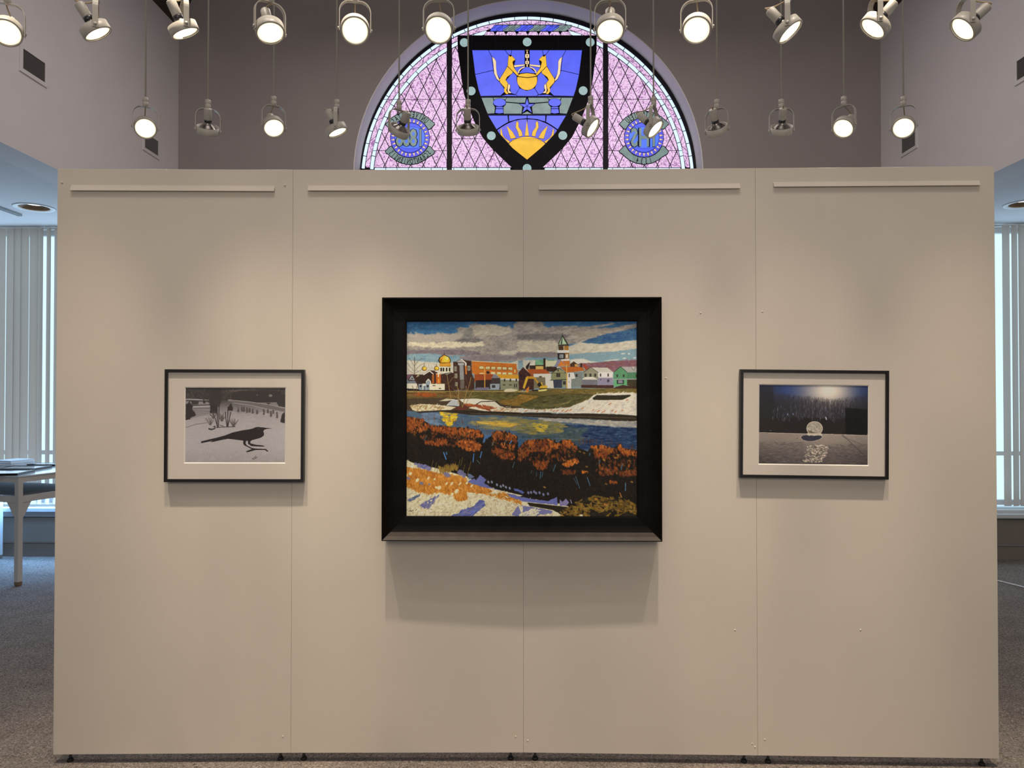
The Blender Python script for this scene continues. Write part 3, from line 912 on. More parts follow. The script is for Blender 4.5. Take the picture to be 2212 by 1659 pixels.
# ---------------------------------------------------------------- flat artwork (painted and printed surfaces)
class Art:
    """A small numpy canvas, used only for the flat pictures: the oil painting and the two prints."""
    def __init__(s, x0, y0, x1, y1, k, seed):
        s.x0, s.y0, s.k = x0, y0, k
        s.w, s.h = int((x1 - x0) * k), int((y1 - y0) * k)
        s.a = np.zeros((s.h, s.w, 3), np.float32)
        s.r = np.random.RandomState(seed)

    def P(s, pts):
        p = np.array(pts, np.float32)
        return (p - (s.x0, s.y0)) * s.k

    def mask(s, pts, wob=0.0):
        p = s.P(pts)
        if wob:
            q = []
            for i in range(len(p)):
                a, b = p[i], p[(i + 1) % len(p)]
                n = max(1, int(np.hypot(*(b - a)) / 7))
                for t in range(n):
                    q.append(a + (b - a) * t / n + s.r.uniform(-wob, wob, 2) * s.k * (t > 0))
            p = np.array(q, np.float32)
        lo = np.floor(p.min(0)).astype(int) - 1
        hi = np.ceil(p.max(0)).astype(int) + 2
        xa, ya = max(lo[0], 0), max(lo[1], 0)
        xb, yb = min(hi[0], s.w), min(hi[1], s.h)
        if xb <= xa or yb <= ya:
            return None
        X, Y = np.meshgrid(np.arange(xa, xb) + .5, np.arange(ya, yb) + .5)
        m = np.zeros(X.shape, bool)
        for i in range(len(p)):
            (ax, ay), (bx, by) = p[i], p[(i + 1) % len(p)]
            if ay == by:
                continue
            c = ((ay > Y) != (by > Y)) & (X < (bx - ax) * (Y - ay) / (by - ay) + ax)
            m ^= c
        return m, (slice(ya, yb), slice(xa, xb))

    def poly(s, pts, col, al=1.0, wob=0.0, var=0.0):
        r = s.mask(pts, wob)
        if r is None:
            return
        m, sl = r
        c = np.array(col, np.float32)
        if var:
            c = c + s.r.normal(0, var, m.shape + (1,)).astype(np.float32)
        f = (m * al)[..., None]
        s.a[sl] = s.a[sl] * (1 - f) + c * f

    def ell(s, cx, cy, rx, ry, col, al=1.0, n=26):
        t = np.linspace(0, 2 * math.pi, n, endpoint=False)
        s.poly(np.stack([cx + rx * np.cos(t), cy + ry * np.sin(t)], 1), col, al)

    def line(s, pts, wd, col, al=1.0):
        for (ax, ay), (bx, by) in zip(pts[:-1], pts[1:]):
            d = math.hypot(bx - ax, by - ay) or 1
            nx, ny = -(by - ay) / d * wd / 2, (bx - ax) / d * wd / 2
            s.poly([(ax + nx, ay + ny), (bx + nx, by + ny), (bx - nx, by - ny), (ax - nx, ay - ny)], col, al)

    def dab(s, x, y, ln, wd, ang, col, al):
        """One brush mark: a soft-ended ellipse at photograph position x, y."""
        cx, cy = (x - s.x0) * s.k, (y - s.y0) * s.k
        L, W = ln * s.k / 2, wd * s.k / 2
        R = int(max(L, W)) + 2
        xa, xb, ya, yb = max(int(cx) - R, 0), min(int(cx) + R, s.w), max(int(cy) - R, 0), min(int(cy) + R, s.h)
        if xb <= xa or yb <= ya:
            return
        X, Y = np.meshgrid(np.arange(xa, xb) + .5 - cx, np.arange(ya, yb) + .5 - cy)
        ca, sa = math.cos(ang), math.sin(ang)
        d = ((X * ca + Y * sa) / L) ** 2 + ((-X * sa + Y * ca) / W) ** 2
        f = (np.clip((1.15 - d) / .5, 0, 1) * al)[..., None].astype(np.float32)
        s.a[ya:yb, xa:xb] = s.a[ya:yb, xa:xb] * (1 - f) + np.array(col, np.float32) * f

    def strokes(s, pts, pal, n, ln, wd, ang=0.0, jit=.3, al=.8, var=8):
        r = s.mask(pts)
        if r is None:
            return
        m, sl = r
        ys, xs = np.nonzero(m)
        if not len(xs):
            return
        pick = s.r.randint(0, len(xs), n)
        for i in pick:
            x = (xs[i] + sl[1].start) / s.k + s.x0
            y = (ys[i] + sl[0].start) / s.k + s.y0
            c = np.array(pal[s.r.randint(len(pal))], np.float32) + s.r.normal(0, var)
            s.dab(x, y, ln * s.r.uniform(.6, 1.4), wd * s.r.uniform(.6, 1.4), ang + s.r.normal(0, jit), c, al)

    def blur(s, n, pts=None):
        b = s.a
        for _ in range(n):
            p = np.pad(b, ((1, 1), (1, 1), (0, 0)), 'edge')
            b = (p[1:-1, 1:-1] * 2 + p[:-2, 1:-1] + p[2:, 1:-1] + p[1:-1, :-2] + p[1:-1, 2:]) / 6
        if pts is None:
            s.a = b
        else:
            m, sl = s.mask(pts, 1.0)
            s.a[sl] = np.where(m[..., None], b[sl], s.a[sl])

    def vgrad(s, stops):
        ys = np.arange(s.h) / s.k + s.y0
        for c in range(3):
            s.a[..., c] = np.interp(ys, [p[0] for p in stops], [p[1][c] for p in stops])[:, None]

    def noise(s, cell, amp, pts=None):
        gh, gw = int(s.h / (cell * s.k)) + 3, int(s.w / (cell * s.k)) + 3
        g = s.r.normal(0, 1, (gh, gw))
        Y, X = np.meshgrid(np.arange(s.h) / (cell * s.k), np.arange(s.w) / (cell * s.k), indexing='ij')
        yi, xi = Y.astype(int), X.astype(int)
        fy, fx = Y - yi, X - xi
        n = (g[yi, xi] * (1 - fx) + g[yi, xi + 1] * fx) * (1 - fy) + (g[yi + 1, xi] * (1 - fx) + g[yi + 1, xi + 1] * fx) * fy
        f = amp * n[..., None]
        if pts is not None:
            m, sl = s.mask(pts)
            s.a[sl] += f[sl] * m[..., None]
        else:
            s.a += f


def A_(p): return [(865 + x / 7.211, 680 + y / 7.211) for x, y in p]
def B_(p): return [(1120 + x / 7.215, 680 + y / 7.215) for x, y in p]
def C_(p): return [(865 + x / 6.638, 880 + y / 6.638) for x, y in p]
def D_(p): return [(1120 + x / 6.637, 880 + y / 6.637) for x, y in p]


def paint_river_town():
    s = Art(876, 690.5, 1378.5, 1118.5, 2.6, 5)
    F = [(872, 688), (1382, 688), (1382, 1122), (872, 1122)]
    s.vgrad([(688, (40, 84, 122)), (730, (52, 92, 126)), (760, (92, 124, 140)), (790, (128, 148, 152)), (1122, (20, 16, 12))])
    sky = [(872, 688), (1382, 688), (1382, 800), (872, 800)]
    s.strokes([(872, 688), (1382, 688), (1382, 745), (872, 745)], [(36, 80, 120), (48, 92, 130), (60, 100, 132), (44, 78, 108)], 900, 14, 5, 0, .4, .5, 4)
    s.strokes([(872, 760), (1382, 750), (1382, 790), (872, 800)], [(110, 140, 150), (126, 150, 156), (98, 130, 146)], 500, 16, 5, 0, .15, .55, 4)
    # clouds
    c1 = A_([(75, 280), (190, 288), (270, 275), (350, 315), (480, 292), (690, 268), (760, 290), (905, 262), (960, 215), (880, 205), (930, 180), (1040, 190),
             (1150, 120), (1200, 128), (1300, 140), (1420, 130), (1560, 172), (1700, 165), (1725, 215), (1780, 205), (1790, 120), (1930, 85), (1930, 690), (1500, 700), (1180, 640),
             (1010, 580), (790, 600), (500, 580), (270, 615), (75, 600)])
    s.poly(c1, (139, 132, 122), 1, .8)
    c2 = B_([(0, 80), (130, 95), (330, 90), (420, 120), (300, 180), (700, 160), (1100, 170), (1500, 110), (1600, 95), (1100, 200), (1450, 190), (1880, 120), (1880, 190), (1400, 270), (1060, 380),
             (850, 420), (620, 470), (620, 640), (350, 620), (0, 640)])
    s.poly(c2, (136, 128, 118), 1, .8)
    s.strokes(c1, [(146, 138, 126), (130, 122, 116), (158, 150, 134), (122, 114, 112), (140, 134, 126)], 2600, 13, 4.5, -.1, .5, .6, 4)
    s.strokes(c2, [(146, 138, 128), (120, 114, 110), (150, 142, 130), (112, 106, 104)], 1900, 15, 4, -.16, .2, .6, 4)
    c3 = B_([(620, 560), (1000, 420), (1250, 440), (1500, 430), (1880, 380), (1880, 500), (1500, 550), (1100, 570), (820, 600)])
    s.poly(c3, (176, 168, 148), 1, .8)
    s.strokes(c3, [(186, 178, 158), (164, 156, 140), (176, 170, 154)], 700, 13, 4, -.1, .2, .6, 4)
    for rg, pal, n in ((A_([(90, 400), (350, 430), (700, 400), (1250, 400), (1300, 460), (900, 480), (500, 480), (100, 450)]), [(196, 184, 156), (178, 168, 146), (206, 194, 164)], 420),
                       (A_([(90, 300), (300, 290), (600, 300), (1000, 280), (1000, 370), (400, 400), (90, 380)]), [(150, 142, 130), (158, 148, 136)], 420),
                       (A_([(100, 545), (500, 540), (900, 540), (1200, 560), (1250, 600), (900, 595), (400, 590), (100, 600)]), [(104, 94, 100), (116, 106, 108)], 420),
                       (A_([(1000, 350), (1250, 370), (1200, 400), (850, 385)]), [(96, 92, 92), (108, 102, 100)], 120),
                       (A_([(1060, 200), (1100, 180), (1100, 330), (1010, 350), (960, 330)]), [(112, 112, 106), (122, 118, 110)], 140),
                       (A_([(1150, 150), (1400, 140), (1700, 190), (1690, 270), (1500, 300), (1150, 290)]), [(160, 152, 136), (150, 142, 126), (172, 164, 144)], 380),
                       (A_([(1550, 560), (1900, 540), (1900, 590), (1600, 600)]), [(176, 170, 152), (160, 156, 142)], 150),
                       (A_([(900, 640), (1500, 620), (1900, 650), (1500, 700), (1100, 700)]), [(116, 108, 110), (128, 118, 118)], 360),
                       (B_([(0, 300), (500, 280), (800, 300), (600, 360), (0, 360)]), [(96, 90, 90), (108, 102, 100)], 300),
                       (B_([(0, 400), (600, 400), (620, 560), (0, 560)]), [(170, 162, 142), (158, 150, 134), (182, 172, 150)], 500),
                       (B_([(0, 580), (620, 580), (620, 640), (0, 640)]), [(112, 104, 104), (122, 114, 112)], 260),
                       (B_([(800, 260), (1200, 230), (1500, 200), (1100, 330)]), [(126, 118, 108), (138, 130, 118)], 240)):
        s.strokes(rg, pal, n, 11, 3.2, -.08, .35, .7, 4)
    s.poly(B_([(1060, 380), (1400, 290), (1880, 170), (1880, 370), (1500, 400), (1280, 435), (1000, 415)]), (50, 84, 112), .9, .8)
    s.strokes(B_([(1100, 370), (1400, 290), (1880, 190), (1880, 350), (1300, 425)]), [(46, 80, 110), (58, 92, 118), (36, 66, 110)], 420, 13, 4, -.15, .2, .6, 4)
    s.poly(B_([(820, 600), (1100, 575), (1500, 555), (1870, 520), (1870, 690), (1400, 700), (1150, 720), (850, 680)]), (116, 140, 148), .9, .5)
    for x, y, l in ((1650, 590, 10), (1740, 592, 6), (1670, 662, 8), (1830, 657, 8)):
        s.dab(*B_([(x, y)])[0], l, 3, -.1, (196, 194, 184), .9)
    s.poly(B_([(820, 680), (1000, 665), (1150, 710), (1290, 725), (950, 750), (820, 760)]), (188, 184, 170), 1, .6)
    s.poly(B_([(1350, 700), (1600, 670), (1560, 695), (1340, 712)]), (186, 182, 170), 1, .4)
    s.poly(A_([(1700, 735), (1820, 700), (1915, 690), (1915, 850), (1830, 850)]) + B_([(0, 690), (600, 690), (560, 800), (0, 840)]), (178, 174, 158), 1, .6)
    s.poly(A_([(75, 690), (420, 720), (600, 730), (830, 730), (830, 930), (75, 920)]), (178, 172, 156), 1, .5)
    s.strokes(A_([(75, 700), (420, 725), (600, 735), (820, 735), (820, 920), (75, 910)]), [(190, 184, 164), (164, 162, 152), (176, 170, 150)], 340, 8, 2.5, 1.4, .2, .5, 4)
    s.strokes(A_([(80, 600), (560, 590), (560, 680), (80, 690)]), [(118, 146, 156), (104, 134, 150), (130, 150, 154)], 160, 12, 3.5, -.1, .2, .7, 4)
    s.blur(5)
    # hills
    hill = B_([(940, 750), (1150, 738), (1500, 708), (1870, 690), (1870, 850), (1450, 880), (1000, 800)])
    s.poly(hill, (112, 78, 86))
    s.strokes(hill, [(122, 80, 78), (104, 74, 92), (128, 92, 104), (114, 72, 72)], 260, 12, 3, -.05, .2, .5, 4)
    s.poly(A_([(75, 920), (160, 912), (160, 1000), (75, 1000)]), (104, 72, 88))
    # the town, left half (coordinates of the left close view)
    def a(p, c, al=1.0): s.poly(A_(p), c, al)
    def b(p, c, al=1.0): s.poly(B_(p), c, al)
    def al_(p, w, c): s.line(A_(p), w, c)
    def bl_(p, w, c): s.line(B_(p), w, c)
    DK, BR, OR, WH = (30, 20, 16), (52, 32, 24), (176, 98, 30), (206, 198, 172)
    a([(100, 990), (160, 915), (230, 920), (330, 920), (430, 850), (530, 860), (600, 920), (690, 900), (760, 880), (830, 900), (830, 1180), (100, 1180)], BR)
    a([(110, 1000), (165, 925), (210, 1010)], (122, 128, 134)); a([(150, 985), (165, 965), (182, 990)], DK)
    a([(75, 1020), (215, 1020), (235, 1060), (75, 1060)], (96, 104, 114))
    a([(225, 960), (260, 915), (305, 968)], (150, 138, 106))
    a([(75, 1062), (240, 1060), (265, 1150), (75, 1140)], (190, 184, 164)); a([(75, 1140), (280, 1150), (280, 1172), (75, 1165)], (24, 22, 22))
    a([(240, 960), (440, 860), (505, 920), (510, 1060), (240, 1060)], (44, 28, 22))
    a([(330, 920), (440, 850), (505, 905), (505, 925), (440, 872), (350, 930)], (196, 190, 172))
    a([(478, 925), (512, 920), (512, 1060), (480, 1060)], (150, 78, 30)); a([(540, 900), (618, 900), (620, 1062), (545, 1060)], (168, 84, 28))
    a([(548, 900), (612, 895), (612, 912), (548, 915)], WH); a([(574, 885), (592, 885), (590, 960), (574, 960)], WH); a([(578, 985), (592, 985), (592, 1055), (578, 1055)], (200, 150, 60))
    for cx, cy, rx, ry in ((358, 826, 38, 36), (552, 822, 40, 36)):
        s.ell(*A_([(cx, cy)])[0], rx / 7.2, ry / 7.2, (34, 26, 14)); s.ell(*A_([(cx + 3, cy - 2)])[0], (rx - 6) / 7.2, (ry - 6) / 7.2, (204, 150, 36)); s.ell(*A_([(cx + 8, cy - 8)])[0], 2, 2, (232, 192, 84))
        al_([(cx - 4, cy - 32), (cx - 5, cy - 70)], .9, (40, 32, 24)); a([(cx - 25, cy + 34), (cx + 25, cy + 34), (cx + 22, cy + 52), (cx - 22, cy + 52)], WH)
    a([(600, 770), (775, 770), (785, 860), (740, 890), (620, 885), (600, 860)], (204, 198, 170))
    for x in (612, 648, 698, 745): a([(x, 812), (x + 24, 812), (x + 24, 868), (x, 868)], (30, 24, 18))
    a([(596, 760), (606, 735), (766, 735), (780, 765), (770, 790), (600, 790)], (186, 132, 34)); al_([(600, 788), (775, 790)], .9, (90, 60, 20))
    on = A_([(575, 695), (592, 650), (640, 620), (672, 600), (705, 615), (750, 640), (775, 690), (768, 735), (600, 740)])
    s.poly(on, (36, 26, 14)); s.poly(A_([(596, 690), (612, 650), (672, 610), (745, 648), (765, 690), (758, 730), (610, 730)]), (206, 152, 36))
    s.ell(*A_([(700, 675)])[0], 6, 6, (226, 176, 56)); s.ell(*A_([(715, 660)])[0], 3, 3, (240, 204, 100)); s.poly(A_([(600, 690), (640, 650), (625, 728), (606, 728)]), (150, 98, 24))
    al_([(671, 612), (671, 575)], 1.2, (36, 28, 20)); a([(680, 920), (760, 880), (700, 922)], (130, 128, 116)); a([(690, 910), (760, 878), (795, 885), (720, 925)], (112, 112, 104))
    a([(265, 1068), (330, 1068), (330, 1170), (270, 1160)], (120, 134, 144)); a([(285, 1088), (315, 1088), (315, 1118), (285, 1118)], DK)
    a([(330, 1062), (470, 1066), (470, 1170), (330, 1165)], (188, 186, 172)); a([(380, 1040), (420, 988), (460, 1030), (450, 1165), (385, 1165)], (124, 136, 144))
    al_([(384, 1038), (420, 990), (458, 1030), (458, 1075)], 1.8, WH); a([(398, 1085), (425, 1085), (425, 1122), (398, 1122)], DK); a([(345, 1098), (380, 1098), (378, 1165), (345, 1165)], (92, 104, 124))
    a([(440, 1068), (682, 1066), (682, 1165), (440, 1168)], (212, 202, 168)); s.strokes(A_([(450, 1075), (670, 1075), (670, 1155), (450, 1160)]), [(222, 212, 178), (196, 184, 146)], 60, 5, 2, 1.2, .5, .6)
    a([(490, 1088), (535, 1088), (535, 1102), (490, 1102)], (70, 56, 40)); a([(585, 1132), (620, 1132), (620, 1146), (585, 1146)], (60, 48, 36)); a([(270, 1166), (690, 1168), (690, 1182), (270, 1182)], DK)
    # school block
    a([(815, 715), (860, 715), (940, 665), (1000, 690), (1100, 705), (1110, 910), (1150, 1000), (1150, 1165), (820, 1165)], (58, 36, 28))
    a([(860, 722), (940, 668), (1005, 730)], (150, 146, 140)); a([(886, 735), (985, 735), (985, 770), (890, 770)], (150, 154, 152)); a([(912, 765), (975, 765), (985, 1000), (920, 1005)], (128, 128, 126))
    a([(930, 672), (948, 668), (1025, 735), (1025, 800), (1000, 800), (1000, 740)], (214, 208, 188)); a([(1000, 780), (1025, 780), (1030, 915), (1008, 915)], (190, 110, 40))
    a([(925, 1010), (990, 1005), (990, 1140), (925, 1140)], (92, 84, 76))
    for x, y, w_, h_ in ((835, 790, 36, 75), (1040, 780, 42, 75), (838, 905, 40, 70), (845, 1040, 38, 62)):
        a([(x, y), (x + w_, y), (x + w_, y + h_), (x, y + h_)], (150, 148, 128)); a([(x + 8, y + 10), (x + w_ - 8, y + 10), (x + w_ - 8, y + h_ - 10), (x + 8, y + h_ - 10)], (104, 104, 92))
    sch = [(1108, 705), (1810, 745), (1825, 920), (1560, 915), (1450, 910), (1150, 915), (1110, 890)]
    a(sch, OR); s.strokes(A_(sch), [(186, 106, 32), (168, 92, 28), (180, 102, 36)], 150, 9, 3, .05, .2, .5, 4); al_([(1108, 705), (1810, 745)], 1.2, (206, 190, 150))
    a([(1150, 915), (1450, 912), (1420, 1000), (1180, 1010), (1160, 1060), (1148, 1000)], (142, 66, 28)); a([(1170, 1010), (1420, 1000), (1420, 1150), (1160, 1150)], (46, 32, 26))
    for x, y in ((1225, 785), (1327, 790), (1413, 793), (1505, 796), (1590, 800), (1678, 803)):
        a([(x, y), (x + 72, y + 2), (x + 72, y + 52), (x, y + 50)], (60, 34, 14)); a([(x + 3, y + 3), (x + 68, y + 5), (x + 68, y + 46), (x + 3, y + 44)], (216, 200, 140))
        for d in (18, 46): a([(x + d, y + 26), (x + d + 12, y + 26), (x + d + 12, y + 36), (x + d, y + 36)], (110, 84, 40))
    for x, y, h_ in ((1230, 893, 18), (1410, 878, 34), (1505, 880, 34), (1590, 884, 32), (1680, 888, 28)): a([(x, y), (x + 66, y + 2), (x + 66, y + h_), (x, y + h_)], (214, 198, 144))
    a([(1780, 840), (1795, 840), (1795, 892), (1780, 892)], (220, 200, 130)); a([(1335, 865), (1385, 868), (1385, 908), (1340, 905)], (44, 28, 20)); al_([(1390, 868), (1470, 875)], 1.4, (200, 120, 60))
    al_([(1310, 800), (1313, 1165)], 2.0, (206, 148, 70))
    a([(1180, 1125), (1370, 1122), (1390, 1135), (1340, 1165), (1160, 1165)], (104, 98, 116))
    a([(1490, 915), (1840, 925), (1855, 1010), (1560, 985)], (196, 140, 36)); a([(1410, 972), (1468, 915), (1545, 970)], (120, 114, 124)); a([(1425, 975), (1555, 975), (1560, 1160), (1400, 1100)], (58, 48, 46))
    a([(1560, 985), (1850, 985), (1855, 1160), (1565, 1160)], (126, 126, 100)); a([(1560, 980), (1850, 985), (1850, 1018), (1560, 995)], (218, 212, 192))
    for x in (1612, 1705, 1798): a([(x, 985), (x + 22, 985), (x + 22, 1030), (x, 1030)], (48, 44, 34))
    for x in (1600, 1697): a([(x, 1076), (x + 36, 1076), (x + 36, 1090), (x, 1090)], (40, 36, 28))
    for x in (1775, 1805): a([(x, 1066), (x + 12, 1066), (x + 12, 1125), (x, 1125)], (40, 36, 28))
    a([(1395, 1068), (1550, 1065), (1540, 1155), (1400, 1155)], (140, 148, 154)); a([(1425, 1085), (1478, 1085), (1478, 1130), (1425, 1130)], (52, 48, 48))
    # town, right half
    b([(120, 790), (190, 710), (160, 830), (120, 830)], (40, 30, 26)); b([(175, 780), (280, 685), (400, 770), (400, 850), (180, 840)], (48, 36, 28))
    b([(270, 690), (330, 690), (395, 770), (270, 770)], (108, 156, 116)); b([(180, 775), (270, 690), (268, 775)], (200, 198, 176)); b([(330, 690), (400, 690), (440, 690), (400, 775)], (92, 140, 104))
    b([(275, 785), (395, 785), (395, 840), (275, 835)], (196, 160, 84)); b([(395, 660), (428, 660), (435, 850), (400, 840)], (48, 30, 24))
    b([(430, 690), (620, 700), (560, 800), (430, 800)], (186, 182, 152)); b([(460, 690), (560, 690), (600, 700), (470, 700)], (80, 120, 90)); b([(440, 795), (600, 790), (620, 880), (440, 870)], (52, 32, 24))
    b([(580, 780), (620, 680), (700, 690), (740, 760), (640, 800), (520, 800)], (124, 120, 140)); b([(615, 790), (680, 695), (745, 790)], (190, 112, 42))
    b([(625, 440), (690, 300), (705, 300), (795, 450)], (40, 44, 34)); b([(640, 440), (690, 315), (670, 440)], (146, 168, 138)); b([(698, 320), (765, 440), (690, 440)], (158, 180, 148)); bl_([(698, 305), (697, 262)], 1.2, (44, 40, 34))
    b([(625, 450), (795, 450), (795, 470), (630, 465)], (40, 36, 30)); b([(635, 468), (720, 468), (722, 535), (640, 535)], (74, 52, 30)); b([(720, 465), (790, 462), (795, 535), (722, 535)], (150, 104, 44)); bl_([(718, 466), (720, 535)], 1.4, WH)
    for x in (650, 675, 700): bl_([(x, 480), (x, 525)], 1.1, (40, 28, 18))
    b([(615, 535), (800, 533), (800, 578), (618, 578)], (196, 200, 196)); b([(620, 578), (735, 578), (735, 680), (622, 680)], (36, 30, 28)); b([(735, 575), (802, 575), (802, 680), (737, 680)], (134, 92, 44))
    for x in (650, 672, 694): b([(x, 600), (x + 16, 595), (x + 16, 660), (x, 660)], (150, 158, 162))
    b([(752, 600), (782, 598), (782, 655), (752, 655)], (196, 192, 178)); b([(660, 680), (805, 668), (808, 705), (700, 710)], (196, 198, 192)); b([(700, 705), (808, 700), (815, 790), (740, 780)], (176, 104, 40))
    b([(815, 755), (875, 712), (940, 760), (930, 800), (820, 800)], (66, 44, 28)); b([(890, 755), (935, 755), (935, 795), (890, 795)], (186, 140, 70))
    b([(660, 800), (1000, 795), (1050, 855), (870, 880), (760, 890)], (164, 88, 32)); b([(1010, 760), (1060, 760), (1110, 830), (1060, 850)], (140, 62, 44)); b([(978, 742), (1005, 742), (1005, 805), (978, 805)], (44, 30, 26))
    b([(5, 885), (80, 800), (185, 905), (245, 940), (245, 1160), (10, 1160)], (60, 34, 30)); bl_([(85, 805), (185, 900)], 1.1, (190, 176, 150))
    for x in (32, 80): b([(x, 920), (x + 32, 920), (x + 32, 1000), (x, 1000)], (46, 26, 24))
    bl_([(15, 1025), (230, 1025)], .8, (92, 66, 56)); b([(130, 832), (430, 838), (510, 905), (180, 905)], (156, 76, 32)); b([(185, 905), (245, 910), (245, 960), (200, 945)], (140, 72, 34))
    b([(240, 912), (515, 905), (515, 1130), (430, 1135), (425, 965), (240, 960)], (206, 200, 178)); b([(280, 965), (425, 965), (430, 1120), (250, 1140), (240, 960)], (112, 102, 78)); b([(330, 945), (370, 945), (370, 965), (330, 965)], (66, 54, 44))
    b([(510, 905), (640, 810), (765, 900)], (36, 32, 24)); b([(535, 895), (640, 822), (735, 880), (720, 895)], (134, 132, 96)); b([(600, 815), (640, 795), (665, 815)], (214, 210, 190)); b([(620, 840), (638, 840), (638, 870), (620, 870)], (34, 30, 26))
    b([(525, 900), (760, 895), (760, 995), (520, 1000)], (124, 124, 88)); b([(600, 895), (658, 895), (658, 962), (600, 962)], (44, 38, 34)); bl_([(628, 895), (628, 962)], .8, (110, 110, 90))
    b([(495, 1005), (760, 995), (760, 1010), (500, 1015)], (36, 32, 26)); b([(505, 1015), (560, 1015), (560, 1140), (500, 1135)], (196, 192, 176)); b([(550, 1010), (690, 1005), (690, 1130), (560, 1130)], (50, 56, 68)); b([(690, 1010), (765, 1005), (765, 1110), (690, 1115)], (126, 130, 104)); b([(705, 1025), (748, 1025), (748, 1080), (705, 1080)], (50, 46, 42))
    b([(775, 895), (900, 890), (900, 985), (835, 990), (830, 1140), (770, 1140)], (208, 202, 184)); b([(795, 905), (812, 905), (812, 960), (795, 960)], (52, 44, 40)); b([(795, 1030), (806, 1030), (806, 1045), (795, 1045)], (80, 70, 60))
    b([(870, 880), (1010, 880), (1010, 1110), (835, 1112), (838, 990), (900, 985)], (112, 118, 112)); b([(900, 915), (935, 915), (935, 955), (900, 955)], (40, 38, 40)); bl_([(761, 760), (768, 1140)], 2.0, (200, 152, 70))
    b([(1020, 885), (1140, 808), (1255, 885), (1255, 1000), (1025, 1000)], (130, 126, 104)); b([(1145, 808), (1405, 812), (1500, 885), (1255, 885)], (176, 172, 160)); bl_([(1020, 888), (1140, 806), (1258, 888)], 1.1, (60, 58, 48))
    b([(1255, 888), (1490, 885), (1485, 970), (1258, 970)], (206, 202, 188)); b([(1258, 970), (1485, 970), (1480, 1095), (1255, 1090)], (128, 120, 140))
    for x in (1045, 1120, 1195): b([(x, 905), (x + 30, 905), (x + 30, 955), (x, 955)], (54, 54, 50))
    for x in (1285, 1402): b([(x, 905), (x + 22, 905), (x + 22, 952), (x, 952)], (60, 56, 50))
    b([(1398, 998), (1432, 998), (1432, 1042), (1398, 1042)], (62, 58, 66)); b([(1288, 992), (1306, 992), (1306, 1010), (1288, 1010)], (60, 56, 62))
    b([(1000, 1000), (1050, 960), (1180, 958), (1250, 1000)], (194, 188, 172)); b([(1000, 1002), (1245, 1002), (1245, 1085), (1000, 1090)], (104, 102, 108)); b([(990, 1085), (1500, 1090), (1500, 1140), (990, 1130)], (60, 38, 32))
    b([(1500, 890), (1605, 795), (1710, 890), (1710, 985), (1500, 990)], (80, 128, 92)); b([(1620, 797), (1870, 795), (1870, 880), (1715, 885)], (150, 146, 140)); b([(1760, 797), (1815, 860), (1850, 797)], (110, 106, 104)); b([(1775, 797), (1815, 845), (1840, 797)], (160, 156, 150))
    bl_([(1500, 890), (1608, 793), (1715, 888)], 1.1, (34, 52, 40)); b([(1710, 890), (1870, 885), (1870, 985), (1710, 990)], (70, 112, 80)); b([(1495, 990), (1870, 985), (1870, 1000), (1495, 1003)], (136, 140, 140)); b([(1500, 1005), (1710, 1000), (1710, 1090), (1600, 1110), (1505, 1110)], (90, 146, 104))
    b([(1550, 1005), (1660, 1005), (1660, 1068), (1550, 1068)], (40, 40, 42)); b([(1570, 1010), (1640, 1010), (1645, 1058), (1570, 1058)], (118, 116, 124)); b([(1710, 1000), (1870, 1000), (1870, 1130), (1710, 1090)], (56, 48, 34)); b([(1540, 1115), (1640, 1085), (1720, 1100), (1870, 1105), (1870, 1140), (1500, 1140)], (58, 36, 30))
    for x in (1545, 1645, 1850): b([(x, 920), (x + 24, 920), (x + 24, 962), (x, 962)], (44, 48, 40))
    # field
    fld = [(872, 843), (1382, 838), (1382, 885), (872, 885)]
    s.poly(A_([(75, 1180), (700, 1180), (1000, 1170), (1920, 1160)]) + B_([(0, 1190), (480, 1145), (1880, 1140), (1880, 1500), (0, 1500)]) + A_([(1800, 1500), (75, 1450)]), (92, 82, 42))
    s.strokes(A_([(75, 1185), (1100, 1185), (1100, 1290), (75, 1290)]), [(112, 82, 40), (96, 72, 36), (84, 62, 32)], 240, 12, 3, .02, .1, .6)
    s.strokes(A_([(200, 1210), (560, 1215), (520, 1265), (200, 1265)]), [(146, 72, 28), (116, 62, 32)], 70, 8, 3, .1, .2, .7)
    s.poly(A_([(75, 1180), (900, 1188), (1910, 1180), (1910, 1200), (75, 1200)]), (140, 120, 66)); al_([(690, 1200), (1910, 1212)], 1.1, (40, 32, 20))
    s.strokes(A_([(1050, 1215), (1900, 1215), (1900, 1330), (1500, 1320), (1050, 1290)]), [(92, 86, 44), (80, 74, 38), (104, 92, 46), (70, 66, 34)], 300, 10, 3, -.1, .2, .6)
    s.strokes(B_([(0, 1230), (330, 1270), (150, 1370), (0, 1400)]), [(134, 102, 40), (118, 90, 36), (146, 112, 46)], 160, 9, 3, -.3, .2, .7)
    s.strokes(A_([(1560, 1340), (1900, 1280), (1900, 1400), (1640, 1420)]), [(116, 88, 36), (124, 96, 40)], 120, 9, 3, -.3, .2, .7)
    s.strokes(B_([(480, 1150), (1870, 1150), (1870, 1210), (1180, 1240), (600, 1240)]), [(104, 88, 44), (120, 98, 46), (86, 78, 40)], 260, 12, 2.6, -.04, .1, .6)
    gm = B_([(40, 1390), (330, 1280), (700, 1240), (1180, 1240), (1000, 1340), (830, 1420), (560, 1450), (180, 1460)])
    s.poly(gm, (70, 68, 38)); s.strokes(gm, [(78, 76, 42), (62, 62, 36), (88, 82, 44)], 240, 10, 2.6, -.15, .2, .6)
    for i in range(34): bl_([(230 + i * 17, 1430 - (i > 24) * (i - 24) * 7), (250 + i * 18, 1380 - (i > 24) * (i - 24) * 7)], .45, (140, 124, 74))
